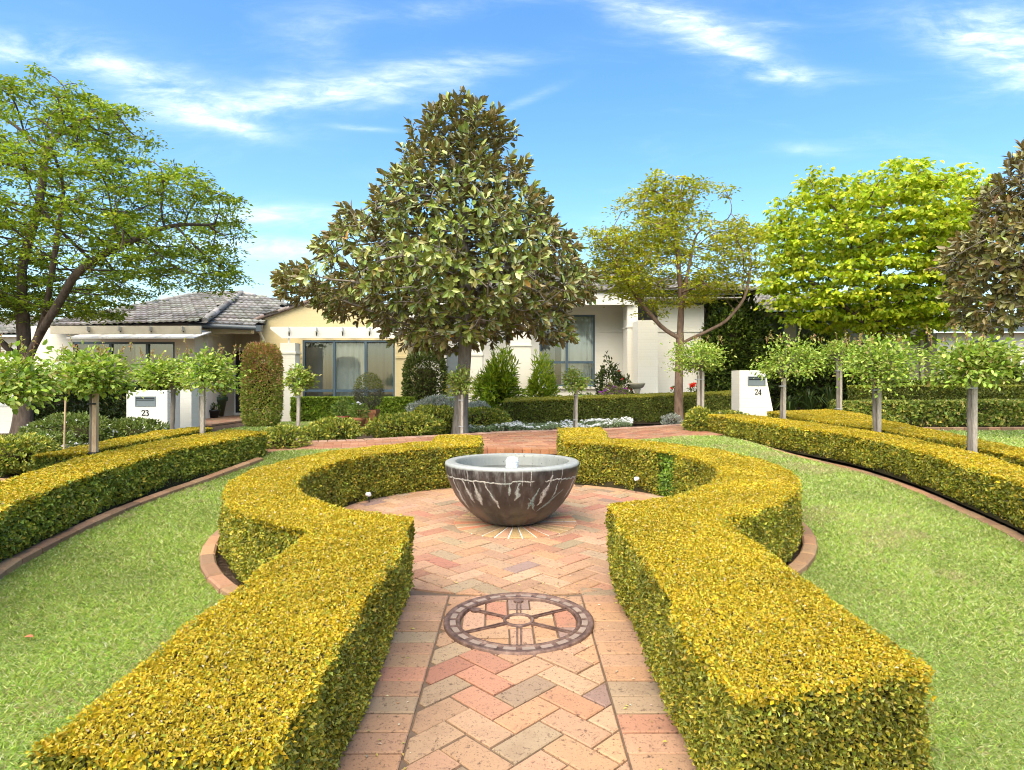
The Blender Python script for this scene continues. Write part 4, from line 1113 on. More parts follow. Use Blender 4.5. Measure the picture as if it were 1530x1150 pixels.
shrub('border_shrub', P_at(1046, 10.95), (.27, .28, .24), 1500, .05, .55, *EUO, M['leaf'], 'rounded yellow green bush at the inner end of the right lawn hedge', group='yellow green bushes along the cross path', clump=.25)
shrub('border_shrub', P_at(1200, 11.2), (.30, .3, .16), 1000, .05, .55, *EUO, M['leaf'], 'low yellow green bush behind the right lawn hedge next to a stake', group='yellow green bushes along the cross path', clump=.3)
shrub('border_shrub', P_at(1088, 11.6), (.55, .3, .19), 1500, .05, .55, *EUO, M['leaf'], 'low yellow green bush at the foot of letterbox 24', group='yellow green bushes along the cross path', clump=.3, flowers=(50, .02, [(.8, .8, .78)], ''))
shrub('border_shrub', P_at(14, 7.3), (.45, .4, .20), 2400, .045, .55, *EUO, M['leaf'], 'yellow green bush at the far left below the spreading tree', group='yellow green bushes along the cross path', clump=.35)
AZ = ([(.11, .15, .03), (.16, .21, .045), (.23, .28, .07), (.07, .10, .02)], [3, 3, 1.5, 2])
shrub('flowering_shrub', P_at(196, 9.3), (.52, .4, .21), 2600, .05, .5, *AZ, M['leaf'], 'dark green mounded shrub with a few white flowers in front of letterbox 23', group='white flowered shrubs on the left', clump=.3, flowers=(45, .02, [(.82, .82, .84)], ''))
shrub('flowering_shrub', P_at(105, 8.9), (.62, .4, .26), 2800, .05, .5, *AZ, M['leaf'], 'dark green mounded shrub with white flowers behind the bamboo stake', group='white flowered shrubs on the left', clump=.3, flowers=(60, .02, [(.82, .82, .84)], ''))
shrub('flowering_shrub', P_at(60, 8.2), (.42, .35, .17), 1500, .045, .5, *AZ, M['leaf'], 'small dark green shrub with white flowers at the foot of the spreading tree', group='white flowered shrubs on the left', clump=.3, flowers=(70, .022, [(.82, .82, .84)], ''))
# silver shrub, conifers, photinia column
SIL = ([(.40, .42, .36), (.52, .54, .48), (.28, .31, .25)], [3, 2, 2])
shrub('silver_shrub', P_at(655, 13.6), (.62, .4, .31), 3000, .05, .4, *SIL, M['leaf_silver'], 'silver grey leaved shrub behind the magnolia trunk', group='silver leaved shrubs', clump=.25, up=.9)
shrub('silver_shrub', P_at(708, 13.3), (.32, .3, .25), 1200, .05, .4, *SIL, M['leaf_silver'], 'smaller silver grey shrub right of the magnolia trunk', group='silver leaved shrubs', clump=.3, up=.9)
shrub('clipped_shrub', P_at(636, 15.6), (.49, .4, .83), 4200, .07, .5, [(.07, .10, .022), (.11, .14, .035), (.16, .19, .06), (.04, .06, .014)], None, M['leaf_rose'], 'dark upright evergreen shrub beside the cream gable wall', clump=.12, box=True)
shrub('conifer_shrub', P_at(742, 15.0), (.42, .38, .73), 3000, .15, .2, [(.24, .33, .03), (.17, .26, .025), (.32, .38, .04), (.10, .16, .02)], None, M['leaf_soft'], 'feathery lime green conifer left of the white brick pier', group='feathery conifers', up=.5, clump=.95, core=.42)
shrub('conifer_shrub', P_at(808, 15.2), (.30, .3, .68), 1100, .15, .2, [(.24, .33, .03), (.17, .26, .025), (.32, .38, .04)], None, M['leaf_soft'], 'sparser feathery conifer right of the white brick pier', group='feathery conifers', up=.5, clump=1.0, core=0)
PH = ([(.40, .44, .08), (.30, .36, .065), (.52, .50, .12), (.62, .46, .14), (.64, .40, .19)], [3, 2.5, 2, .9, .45])
shrub('column_shrub', P_at(392, 13.2, .36), (.345, .32, .865), 7000, .055, .5, *PH, M['leaf'], 'tall clipped column shrub with reddish young leaves by the front door', box=True, clump=.06, tops=[(.64, .32, .18), (.62, .40, .16)])
# tall shrubs by the right house
TS = [(.05, .075, .018), (.08, .11, .03), (.13, .16, .05), (.03, .045, .012)]
shrub('camellia_shrub', P_at(909, 15.8), (.30, .25, .74), 900, .085, .45, TS, None, M['leaf_rose'], 'tall thin dark leaved shrub against the white wall', clump=.5, core=0, group=None)
shrub('camellia_shrub', P_at(930, 15.6), (.24, .22, .55), 520, .085, .45, TS, None, M['leaf_rose'], 'shorter dark leaved shrub with small red flowers beside the white pier', clump=.5, core=0, flowers=(6, .035, [(.6, .05, .04)], ''))
shrub('purple_flower', P_at(917, 15.0, .52), (.36, .25, .36), 1000, .06, .3, [(.16, .19, .05), (.24, .25, .08), (.3, .27, .10)], None, M['leaf'], 'clump topped with purple flowers behind the clipped green hedge', 'flowering plant', clump=.4, core=0, flowers=(55, .035, [(.34, .04, .42), (.45, .08, .5)], ''))
shrub('daisy_clump', P_at(872, 14.6, .45), (.62, .25, .27), 1800, .06, .35, [(.16, .22, .05), (.24, .29, .08), (.10, .15, .035)], None, M['leaf'], 'daisy like white flowered clump above the clipped green hedge', 'flowering plant', clump=.4, core=0, flowers=(90, .018, [(.8, .8, .84)], ''))
VN = [(.045, .075, .015), (.08, .125, .022), (.13, .19, .035), (.025, .04, .01), (.2, .27, .05)]
shrub('climbing_vine', P_at(1098, 17.6), (1.05, .5, 1.65), 7500, .11, .6, VN, None, M['leaf_rose'], 'dark green climbing vine massed on the wall behind the slender tree', 'vine', clump=.4, core=.6)
shrub('climbing_vine', P_at(1165, 18.3), (.55, .4, 1.0), 1600, .11, .6, VN, None, M['leaf_rose'], 'thin trailing vine under the shaded window', 'vine', clump=.5, core=0)
shrub('shade_shrub', P_at(1232, 18.2), (.9, .5, 1.15), 2600, .11, .55, VN, None, M['leaf_rose'], 'dark leafy shrub in the shade left of the maple stem', 'shrub', 'dark shrubs under the maple', clump=.45, core=.6)
shrub('shade_shrub', P_at(1278, 17.8), (.6, .5, .9), 1900, .11, .55, VN, None, M['leaf_rose'], 'dark leafy shrub in the shade around the maple stem', 'shrub', 'dark shrubs under the maple', clump=.45, core=.6)
shrub('shade_shrub', P_at(1490, 17.0), (.9, .5, .75), 2200, .11, .55, VN, None, M['leaf_rose'], 'dark leafy shrub behind the far hedges at the right', 'shrub', 'dark shrubs under the maple', clump=.45, core=.6)
# strappy plants
def strap(name, c, n, h, label, group):
    c = np.array(c, float); mb = MB()
    a = rng.random(n) * 6.28; sp_ = rng.uniform(.2, 1.0, n)
    for i in range(n):
        d = np.array([math.cos(a[i]), math.sin(a[i]), 0]) * h * sp_[i] * .9
        pts = [c + d * .05, c + d * .45 + np.array([0, 0, h * .75]), c + d + np.array([0, 0, h * (1.05 - .65 * sp_[i] ** 2)])]
        p = smooth_line(pts, 4); t = unit(np.gradient(p, axis=0)); s = unit(np.cross(t, np.array([0, 0, 1.0]))); wv = .022 * np.sin(np.linspace(.5, 3.1, len(p)))[:, None]
        V = np.concatenate([p - s * wv, p + s * wv]); k = len(p)
        mb.add(V, [(j, j + 1, k + j + 1, k + j) for j in range(k - 1)], palette(1, [(.05, .08, .02), (.09, .13, .03), (.03, .05, .015)], jit=.2)[0])
    o = mb.build(name, M['leaf_rose'], None, tuple(c)); tag(o, label, 'plant', group)
strap('strap_plant', P_at(1208, 16.2), 70, .75, 'strappy dark leaved clump left of the grey stake', 'strappy clumps in the shade')
strap('strap_plant', P_at(1240, 16.6), 70, .85, 'strappy dark leaved clump behind the grey stake', 'strappy clumps in the shade')
strap('strap_plant', P_at(1078, 15.8), 60, .6, 'strappy dark clump left of letterbox 24', 'strappy clumps in the shade')
strap('strap_plant', P_at(1180, 16.0), 50, .6, 'small strappy clump right of letterbox 24', 'strappy clumps in the shade')
# white ground cover
def cover(name, poly, n, label, hmax=.16, fl=900):
    poly = np.array(poly); lo, hi = poly.min(0), poly.max(0); q = lo + rng.random((n * 3, 2)) * (hi - lo); q = q[in_poly(q, poly)][:n]; n = len(q)
    e = vnoise(np.c_[q, q[:, 0] * 0], 3.0) * .6 + .4
    P = np.c_[q, gz(q[:, 1]) + rng.random(n) ** .5 * hmax * e]
    mb = MB(); A = unit(rng.normal(0, .6, (n, 3)) + np.array([0, 0, .6]))
    leaves(mb, P, A, rdir(n) + np.array([0, 0, .8]), .05 * rng.uniform(.6, 1.2, n), .013, palette(n, [(.22, .30, .13), (.30, .38, .18), (.16, .23, .09), (.38, .43, .28)], jit=.15), 0)
    k = min(fl, n); Pf = P[:k].copy(); Pf[:, 2] = gz(Pf[:, 1]) + hmax * e[:k] * rng.uniform(.85, 1.15, k)
    g = vnoise(np.c_[q[:k], q[:k, 0] * 0 + 3], 4.0) > .54; Pf = Pf[g]; k = len(Pf)
    ph = rng.random((k, 1)) * 6.28 + np.arange(5) * 1.2566
    Dp = np.stack([np.cos(ph), np.sin(ph) * .7, .35 + .4 * np.sin(ph)], -1).reshape(-1, 3)
    leaves(mb, np.repeat(Pf, 5, 0), Dp, np.tile([0, -.5, .8], (k * 5, 1)),   .024, .019, palette(k * 5, [(.88, .88, .87)], jit=.03), 1)
    c = poly.mean(0); o = mb.build(name, [M['leaf_silver'], M['petal']], None, (c[0], c[1], float(gz(c[1]))))
    o['kind'] = 'stuff'; o['label'] = label; o['category'] = 'ground cover'
fe_s = lambda px, py: np.array(gp(px, py, .06))
cover('white_ground_cover', [fe_s(698, 647), fe_s(770, 643), fe_s(860, 641), fe_s(945, 636), fe_s(945, 627), fe_s(860, 631), fe_s(770, 633), fe_s(700, 635)], 5200, 'white flowering ground cover with silver leaves along the cross path', .17, 2000)
cover('white_ground_cover', [(-7.3, 8.0), (-5.6, 8.2), (-4.7, 8.9), (-5.2, 9.3), (-6.4, 8.8), (-7.6, 8.8)], 4200, 'white flowering ground cover behind the short left hedge', .16, 2000)
shrub('silver_tuft', P_at(1004, 13.0), (.2, .18, .12), 420, .05, .3, *SIL, M['leaf_silver'], 'small silver tuft at the foot of the slender tree', clump=.4)

# ------------------------------------------------------------------ rose standards
ROSE = ([(.30, .43, .06), (.22, .33, .045), (.41, .52, .09), (.50, .59, .15), (.14, .22, .035)], [3, 2.5, 2.5, 1.6, 1.2])
def standard(px, Y, base_h, trunk_py, crown_px, crown_py, label, stakes=1, dense=1.0, pale=0.0, thick=.017, group='standard rose trees on stakes', shoots=True, dark_tie=False, stake_dx=.035):
    """trunk at px / depth Y; crown_px = (left, right), crown_py = (top, bottom) in photo pixels"""
    b = np.array([xz(px, Y), Y, float(gz(Y)) + base_h])
    root = thing('standard_rose', tuple(b), label, 'rose tree', group)
    zt_ = zz(trunk_py, Y)
    top = np.array([b[0] + rng.normal(0, .01), Y, zt_])
    n = 12; t = np.linspace(0, 1, n)[:, None]
    path = b + (top - b) * t + np.c_[.012 * np.sin(t[:, 0] * rng.uniform(3, 7) + rng.uniform(0, 6)) * t[:, 0], rng.normal(0, .004, n), np.zeros(n)]
    mb = MB(); mb.tube(path, thick * (1 + .18 * rng.random(n) + .25 * np.exp(-np.linspace(0, 1, n) * 8)), 9); 
    # head branches
    cx = xz(sum(crown_px) / 2, Y); hw = (crown_px[1] - crown_px[0]) / 2 * Y / F_PX; z1, z0 = zz(crown_py[0], Y), zz(crown_py[1], Y)
    cz = (z0 + z1) / 2; hh = (z1 - z0) / 2
    nc = int(46 * dense)
    D = rdir(nc * 3); D = D[D[:, 2] > -.55][:nc]
    rr = rng.random((len(D), 1)) ** .4
    C = np.array([cx, Y, cz - hh * .25]) + D * rr * np.array([hw * .67, hw * .67, hh * 1.05])
    C[:, 2] = np.maximum(C[:, 2], z0 + .015)
    mid = top * .75 + C * .25 + np.array([0, 0, .02])
    for i, c in enumerate(C):
        mb.tube(smooth_line([top - np.array([0, 0, .015]), mid[i] + np.array([0, 0, .02]), c], 3), [thick * .55, thick * .42, thick * .3, thick * .25, thick * .22, thick * .15, thick * .12], 5, cap=False)
    mb.build('trunk', M['bark_grey'], root, tuple(b))
    mb = MB(); per = 46; sL = .050
    m = len(C); nl = m * per
    off_ = rng.normal(0, 1, (nl, 3)) * np.array([hw * .17, hw * .17, hh * .2]); P = np.repeat(C, per, 0) + off_
    cen = np.array([cx, Y, cz - hh * .6])
    A = unit((P - cen) / np.array([hw, hw, hh * 1.6]) + rng.normal(0, .45, (nl, 3)) + np.array([0, 0, -.15]))
    Nn = unit(np.array([0, 0, 1.0]) + rng.normal(0, .4, (nl, 3)) + .35 * unit(P - cen))
    Ls = sL * rng.uniform(.6, 1.35, nl)
    col = palette(nl, *ROSE, jit=.16); u = np.clip((P[:, 2] - z0) / (z1 - z0), 0, 1)
    new = rng.random(nl) < (.10 + pale) ; col[new] = palette(int(new.sum()), [(.36, .42, .10), (.42, .44, .13), (.40, .33, .12)], jit=.12)
    leaves(mb, P, A, Nn, Ls, Ls * rng.uniform(.52, .72, nl), np.clip(col, .01, .8), 0, .12, .18, 'hex')
    mb.build('crown', M['leaf_rose'], root, tuple(b))
    if shoots:
        ns_ = 9 if dense > .6 else 4
        for k in range(ns_):
            mb = MB()
            s = np.array([cx + rng.uniform(-.75, .75) * hw, Y + rng.uniform(-.6, .6) * hw, z1 - hh * rng.uniform(.1, .4)])
            h = rng.uniform(.07, .19); e = s + np.array([rng.normal(0, .03), rng.normal(0, .03), h])
            mb.tube([s, (s + e) / 2 + rng.normal(0, .008, 3), e], [.004, .003, .002], 4, (.34, .18, .10))
            q = 11; tt = rng.random((q, 1)); Pp = s + (e - s) * (tt * .75 + .3)
            leaves(mb, Pp, unit(rng.normal(0, 1, (q, 3)) + np.array([0, 0, .3])), rdir(q) + np.array([0, 0, 1]), .034 * rng.uniform(.6, 1.2, q), .016, palette(q, [(.38, .36, .10), (.46, .24, .13), (.42, .40, .14)], jit=.15))
            mb.build('young_shoot', M['leaf_rose'], root, tuple(b))
    for s in range(stakes):
        dx = stake_dx * (1 if s == 0 else -1.1) ; w_ = .021; zt2 = zt_ - (.02 if s == 0 else .08) * (zt_ - b[2]); y0 = Y - .028 * (1 if s == 0 else .4)
        mb = MB(); x0 = b[0] + dx
        for zz_ in [0]:
            V0 = [(x0 - w_, y0 - w_, b[2] - .02), (x0 + w_, y0 - w_, b[2] - .02), (x0 + w_, y0 + w_, b[2] - .02), (x0 - w_, y0 + w_, b[2] - .02)]
            V1 = [(p[0] + .006, p[1], zt2) for p in V0]
            mb.add(V0 + V1, [(4, 5, 6, 7), (0, 1, 5, 4), (1, 2, 6, 5), (2, 3, 7, 6), (3, 0, 4, 7)])
        mb.build('stake', M['stake_new' if dark_tie and s == 0 else 'stake'], root, tuple(b))
    if stakes:
        for f in (.30, .86):
            zt3 = b[2] + (zt_ - b[2]) * f; mb = MB()
            xa, xb = b[0] - thick * 1.3 - (stake_dx * 1.1 + .02 if stakes > 1 else 0), b[0] + stake_dx + .026
            ring = [(xa, Y + thick * 1.4), (xa, Y - thick * 1.5), (b[0], Y - .052), (xb, Y - .054), (xb, Y + .004), (b[0] + thick, Y + thick * 1.5)]
            for dz in (0, .006):
                mb.prism(ring, zt3 + dz - .006, zt3 + dz + .004)
            mb.build('tie', M['tie' if dark_tie else 'tie_pale'], root, tuple(b))
    return root
standard(-25, 5.3, .0, 600, (-75, 92), (522, 606), 'standard rose with bright foliage cut off by the left edge', 0, 1.35, .1)
standard(137, 6.25, .12, 585, (66, 205), (520, 594), 'standard rose tied with black straps to a pale square stake, left garden', 1, 1.2, .05, .021, dark_tie=True, stake_dx=.05)
standard(258, 8.45, .0, 578, (188, 298), (532, 585), 'dark trunked standard rose in front of letterbox 23', 0, 1.0, 0, .026)
standard(300, 7.85, .0, 574, (250, 366), (524, 586), 'standard rose on a single grey stake in front of the porch', 1, 1.0, .05, .014)
standard(1046, 11.2, .0, 553, (990, 1098), (506, 560), 'standard rose on two stakes, left of letterbox 24', 2, 1.1, .02, .02)
standard(1167, 10.1, .0, 563, (1120, 1240), (502, 566), 'standard rose whose crown hangs over letterbox 24', 1, 1.1, .02, .02)
standard(1252, 12.4, .0, 540, (1210, 1298), (508, 552), 'farthest standard rose, on a thick grey stake beside the strappy plants', 1, .9, .02, .034)
standard(1307, 8.3, .0, 566, (1240, 1388), (505, 580), 'standard rose in front of the loose yellow green hedge, wide flat crown', 1, 1.35, .05, .022)
standard(1450, 6.45, .0, 556, (1376, 1532), (503, 576), 'largest standard rose at the right edge, black strap below a forked head', 1, 1.45, .14, .022, dark_tie=False, stake_dx=.012)
standard(443, 9.3, .0, 580, (422, 474), (548, 588), 'tiny pale green standard rose before the white pier of the window', 1, .5, .35, .014, shoots=False, group='small young standard roses')
standard(687, 10.45, .0, 588, (660, 714), (544, 594), 'tiny pale standard rose in front of the magnolia trunk', 1, .55, .35, .014, shoots=False, group='small young standard roses')
standard(858, 11.6, .0, 582, (832, 884), (550, 588), 'tiny standard rose in front of the clipped green hedge', 1, .5, .25, .018, shoots=False, group='small young standard roses')
# bamboo stake
mb = MB(); b = np.array(P_at(95, 6.9)); mb.tube([b, b + np.array([.01, 0, .5]), b + np.array([.022, 0, zz(595, 6.9) - b[2]])], .009, 8)
for f in (.3, .55, .8): mb.tube([b + np.array([.007, 0, f * .9 - .006]), b + np.array([.007, 0, f * .9 + .006])], .0105, 8)
tag(mb.build('bamboo_stake', M['stake_new'], None, tuple(b)), 'thin orange bamboo stake standing in the left bed', 'stake')

# ------------------------------------------------------------------ lettering
def digits(txt, h):
    """ribbon numerals with thick and thin strokes, returned as quads in xz"""
    G = {'2': ([(.08, .70), (.06, .82), (.16, .95), (.30, 1.0), (.45, .96), (.54, .84), (.52, .68), (.42, .50), (.26, .30), (.07, .07)], [.05, .10, .09, .08, .12, .15, .15, .11, .08, .07], [[(.05, .06), (.57, .06)], [.12, .12]], [[(.56, .02), (.60, .22)], [.07, .03]]),
         '3': ([(.08, .80), (.14, .93), (.29, 1.0), (.44, .94), (.50, .80), (.44, .64), (.28, .55), (.46, .47), (.56, .30), (.48, .10), (.30, .0), (.14, .03), (.05, .17)], [.08, .08, .07, .11, .14, .11, .05, .11, .15, .13, .08, .09, .12], None, None),
         '4': ([(.42, .0), (.42, 1.0)], [.15, .15], [[(.40, .98), (.03, .28)], [.06, .06]], [[(.02, .27), (.62, .27)], [.10, .10]])}
    out = []; x = 0
    for ch in txt:
        g = G[ch]
        for pts, wd in [(g[0], g[1])] + [q for q in g[2:] if q]:
            p = np.array(pts, float)
            if len(p) > 3:
                q = smooth_line(p, 4); wd = np.interp(np.linspace(0, 1, len(q)), np.linspace(0, 1, len(p)), wd); p = q
            t = unit(np.gradient(p, axis=0)); nn = np.c_[-t[:, 1], t[:, 0]] * (np.array(wd)[:, None] / 2)
            out.append(((p + nn + [x, 0]) * h, (p - nn + [x, 0]) * h))
        if ch == '4': out.append((np.array([(x + .30, .035), (x + .56, .035)]) * h, np.array([(x + .30, -.035), (x + .56, -.035)]) * h))
        x += .68
    return out, (x - .06) * h
def letterbox(front, Y, depth, z0, plate, num, numpx, label):
    """front: four (px,py) corners TL,TR,BR,BL"""
    q = [at(px, py, Y) for px, py in front]; q[2][2] = q[3][2] = z0
    b = (float((q[2][0] + q[3][0]) / 2), Y, z0)
    root = thing('letterbox', b, label, 'letterbox', 'numbered masonry letterboxes')
    mb = MB(); P = [(p[0], p[2]) for p in q]; 
    mb.prism(P[::-1], Y, Y + depth, axis='y'); mb.build('pillar', M['white_wall'], root, b)
    x0, x1, zt_, zb = xz(plate[0], Y), xz(plate[2], Y), zz(plate[1], Y), zz(plate[3], Y)
    w = .018
    mb = MB(); mb.box(x0, x1, Y - .012, Y + .02, zt_ - w, zt_); mb.box(x0, x1, Y - .012, Y + .02, zb, zb + w); mb.box(x0, x0 + w, Y - .012, Y + .02, zb + w, zt_ - w); mb.box(x1 - w, x1, Y - .012, Y + .02, zb + w, zt_ - w)
    pl = mb.build('plate', M['grey_metal'], root, b)
    mb = MB(); mb.box(x0 + w, x1 - w, Y - .004, Y + .01, zb + w, zt_ - w - .05); mb.build('flap', M['grey_metal'], pl, b)
    mb = MB(); mb.box(x0 + w, x1 - w, Y - .002, Y + .01, zt_ - w - .05, zt_ - w); mb.build('slot', M['dark'], pl, b)
    mb = MB(); mb.box(x0 + w, x1 - w, Y - .022, Y - .004, zt_ - w - .034, zt_ - w - .026); mb.build('slot_hood', M['grey_metal'], pl, b)
    h = (numpx[3] - numpx[1]) * Y / F_PX; quads, wid = digits(num, h)
    xs_ = xz((numpx[0] + numpx[2]) / 2, Y) - wid / 2; zb_ = zz(numpx[3], Y)
    mb = MB()
    for i, (a, c) in enumerate(quads):
        k = len(a); yy = Y - .010 - i * .0006
        V = np.concatenate([np.c_[a[:, 0] + xs_, np.full(k, yy), a[:, 1] + zb_], np.c_[c[:, 0] + xs_, np.full(k, yy), c[:, 1] + zb_], np.c_[a[:, 0] + xs_, np.full(k, Y), a[:, 1] + zb_], np.c_[c[:, 0] + xs_, np.full(k, Y), c[:, 1] + zb_]])
        Fs = []
        for j in range(k - 1): Fs += [(j, j + 1, k + j + 1, k + j), (j, j + 1, 2 * k + j + 1, 2 * k + j), (k + j, k + j + 1, 3 * k + j + 1, 3 * k + j)]
        mb.add(V, Fs)
    mb.build('house_number', M['black_paint'], root, b)
letterbox([(189, 583), (250, 583), (250, 660), (189, 660)], 10.4, .4, float(gz(10.4)), (202, 592, 233, 607), '23', (211, 612.4, 223, 620.8), 'white masonry letterbox pillar numbered 23 in the left garden')
letterbox([(1105, 553), (1143, 553), (1161, 640), (1105, 640)], 12.0, .45, float(gz(12)), (1117, 562, 1143.5, 576), '24', (1127, 581.4, 1138, 589.2), 'white masonry letterbox pillar numbered 24 with a flared right side')
def wallthing(name, x0, x1, y0, y1, z0, z1, mat, label, cat, cap=None):
    root = thing(name, ((x0 + x1) / 2, y0, z0), label, cat); b = ((x0 + x1) / 2, y0, z0)
    mb = MB(); mb.box(x0, x1, y0, y1, z0, z1); mb.build('wall', mat, root, b)
    if cap:
        mb = MB(); mb.box(x0 - .02, x1 + .02, y0 - .02, y1 + .02, z1, z1 + cap); mb.build('capping', M['white_paint'], root, b)
    return root
wallthing('garden_wall', xz(262, 11.4), xz(286, 11.4), 11.4, 11.75, .3, zz(575, 11.4), M['white_wall'], 'short white brick pier right of letterbox 23', 'wall', .03)
wallthing('garden_wall', xz(-60, 11.8), xz(23, 11.8), 11.8, 12.1, .3, zz(606, 11.8), M['white_wall'], 'low white brick wall behind the spreading tree trunk', 'wall', .03)

# ------------------------------------------------------------------ houses
def roof_plane(mb, P, tile_col, tw=.30, th=.34):
    """tiles on the plane polygon P (3-D, first edge = eave, left to right)"""
    P = np.array(P, float); u = unit(P[1] - P[0]); nrm = np.cross(u, P[-1] - P[0]); nrm = nrm / np.linalg.norm(nrm)
    if nrm[2] < 0: nrm = -nrm
    v = np.cross(nrm, u)
    Q = np.c_[(P - P[0]) @ u, (P - P[0]) @ v]
    mb.add(P - nrm * .03, [tuple(range(len(P)))], (.06, .055, .05))
    lo, hi = Q.min(0), Q.max(0)
    r = 0; b = lo[1]
    prof_x = np.linspace(0, 1, 9); prof_h = .022 * (np.cos(prof_x * 4 * np.pi) * .5 + .5)
    while b < hi[1]:
        a = lo[0] - (r % 2) * tw * .5
        while a < hi[0]:
            if in_poly(np.array([[a + tw / 2, b + th / 2]]), Q)[0]:
                xx = a + prof_x * (tw - .004); base0 = P[0] + np.outer(xx, u)
                jit = rng.normal(0, .002)
                V = np.concatenate([base0 + v * (b - .03) + nrm * (prof_h + .012 + jit)[:, None] * 1, base0 + v * (b - .03) + nrm * (prof_h + .056 + jit)[:, None], base0 + v * (b + th) + nrm * (prof_h + .010 + jit)[:, None]])
                c = palette(1, tile_col, jit=.12)[0]
                mb.add(V, np.array([(i, i + 1, 9 + i + 1, 9 + i) for i in range(8)] + [(9 + i, 10 + i, 19 + i, 18 + i) for i in range(8)]), c)
            a += tw
        b += th; r += 1
def ridge(mb, a, b, cols, r=.085):
    a, b = np.array(a, float), np.array(b, float); d = np.linalg.norm(b - a); n = max(1, int(d / .38)); t = (b - a) / d
    for i in range(n):
        p, q = a + t * d * i / n, a + t * (d * (i + 1) / n + .03)
        mb.tube([p + np.array([0, 0, .01]), q + np.array([0, 0, .025])], [r, r * 1.08], 8, palette(1, cols, jit=.1)[0])
TILE = [(.19, .18, .165), (.25, .235, .215), (.30, .285, .26), (.145, .135, .125)]
def window(parent, o, x0, x1, z0, z1, Y, mulls, transom=None, curtains=(), frame=.05, blind=None):
    """framed window in a wall facing the camera; curtains = (xa, xb, kind)"""
    mb = MB(); d0, d1 = Y - .015, Y + .06
    xs_ = [x0] + list(mulls) + [x1]
    mb.box(x0, x1, d0, d1, z1 - frame, z1); mb.box(x0, x1, d0, d1, z0, z0 + frame)
    for i, x in enumerate(xs_):
        w = frame if i in (0, len(xs_) - 1) else frame * 1.25; c = x + (frame / 2 if i == 0 else (-frame / 2 if i == len(xs_) - 1 else 0))
        mb.box(c - w / 2, c + w / 2, d0 + .002, d1, z0 + frame, z1 - frame)
    if transom is not None:
        for xa, xb in zip(xs_[:-1], xs_[1:]): mb.box(xa + frame * .63 + .012, xb - frame * .63 - .012, d0 + .004, d1, transom - frame * .65, transom + frame * .65)
    w = mb.build('window', M['frame_blue'], parent, o)
    mb = MB(); mb.add([(x0 + .02, Y + .03, z0 + .02), (x1 - .02, Y + .03, z0 + .02), (x1 - .02, Y + .03, z1 - .02), (x0 + .02, Y + .03, z1 - .02)], [(0, 1, 2, 3)]); mb.build('pane', M['glass'], w, o)
    for xa, xb, kind in curtains:
        n = max(12, int((xb - xa) * 60)); x = np.linspace(xa, xb, n); y = Y + .16 + .028 * np.sin(x * (34 if kind == 'curtain' else 22) + np.sin(x * 9) * 1.5)
        mb = MB(); V = np.concatenate([np.c_[x, y, np.full(n, z0 - .1)], np.c_[x, y, np.full(n, z1 + .05)]])
        mb.add(V, [(i, i + 1, n + i + 1, n + i) for i in range(n - 1)], smooth=True); mb.build('curtain', M[kind], w, o)
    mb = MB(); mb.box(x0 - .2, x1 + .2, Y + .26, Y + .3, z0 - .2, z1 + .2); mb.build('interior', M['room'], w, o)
    return w
def wall_with_hole(mb, x0, x1, z0, z1, Y, th, holes, top=None):
    """front wall built round rectangular openings (boxes butted), optional gable polygon on top"""
    cuts = sorted(holes)
    x = x0
    for (a, b, c, d) in cuts:
        mb.box(x, a, Y, Y + th, z0, z1)
        if c > z0: mb.box(a, b, Y, Y + th, z0, c)
        if d < z1: mb.box(a, b, Y, Y + th, d, z1)
        x = b
    mb.box(x, x1, Y, Y + th, z0, z1)
    if top: mb.prism(top, Y, Y + th, axis='y')
G0 = .33
# ---- house 23
HO = (-7.0, 16.5, G0)
h = thing('house', HO, 'cream and white house with tiled roof, porch and large curtained window on the left', 'house')
YG = 16.5
gx0, gx1 = xz(388, YG), xz(609, YG); gapex = (gx0 + gx1) / 2
wx0, wx1, wz0, wz1 = xz(452, YG), xz(590, YG), zz(601, YG), zz(508, YG)
ze = zz(477, YG); zap = ze + (gapex - gx0) * .335
mb = MB(); wall_with_hole(mb, gx0, gx1, G0 - .1, ze, YG, .11, [(wx0, wx1, wz0, wz1)], [(gx0, ze), (gx1, ze), (gapex, zap)])
mb.box(gx0, gx0 + .11, YG + .11, 18.4, G0 - .1, ze); mb.box(gx1 - .11, gx1, YG + .11, 21, G0 - .1, ze)
mb.build('gable_wall', M['cream_wall'], h, HO)
mb = MB(); zb_ = zz(533.5, YG)
mb.box(gx0 - .015, wx0 - .02, YG - .022, YG + .0, zb_ - .03, zb_ + .03); mb.box(wx1 + .02, gx1 + .015, YG - .022, YG, zb_ - .03, zb_ + .03); mb.build('string_course', M['cream_wall'], h, HO)
m1, m2 = xz(499, YG), xz(546, YG)
window(h, HO, wx0, wx1, wz0, wz1, YG + .03, [m1, m2], zz(583.5, YG), [(wx0 + .02, m1, 'curtain_dark'), (m1, m1 + .18, 'curtain'), (m1 + .16, m2, 'curtain'), (m2, wx1 - .02, 'curtain_dark')])
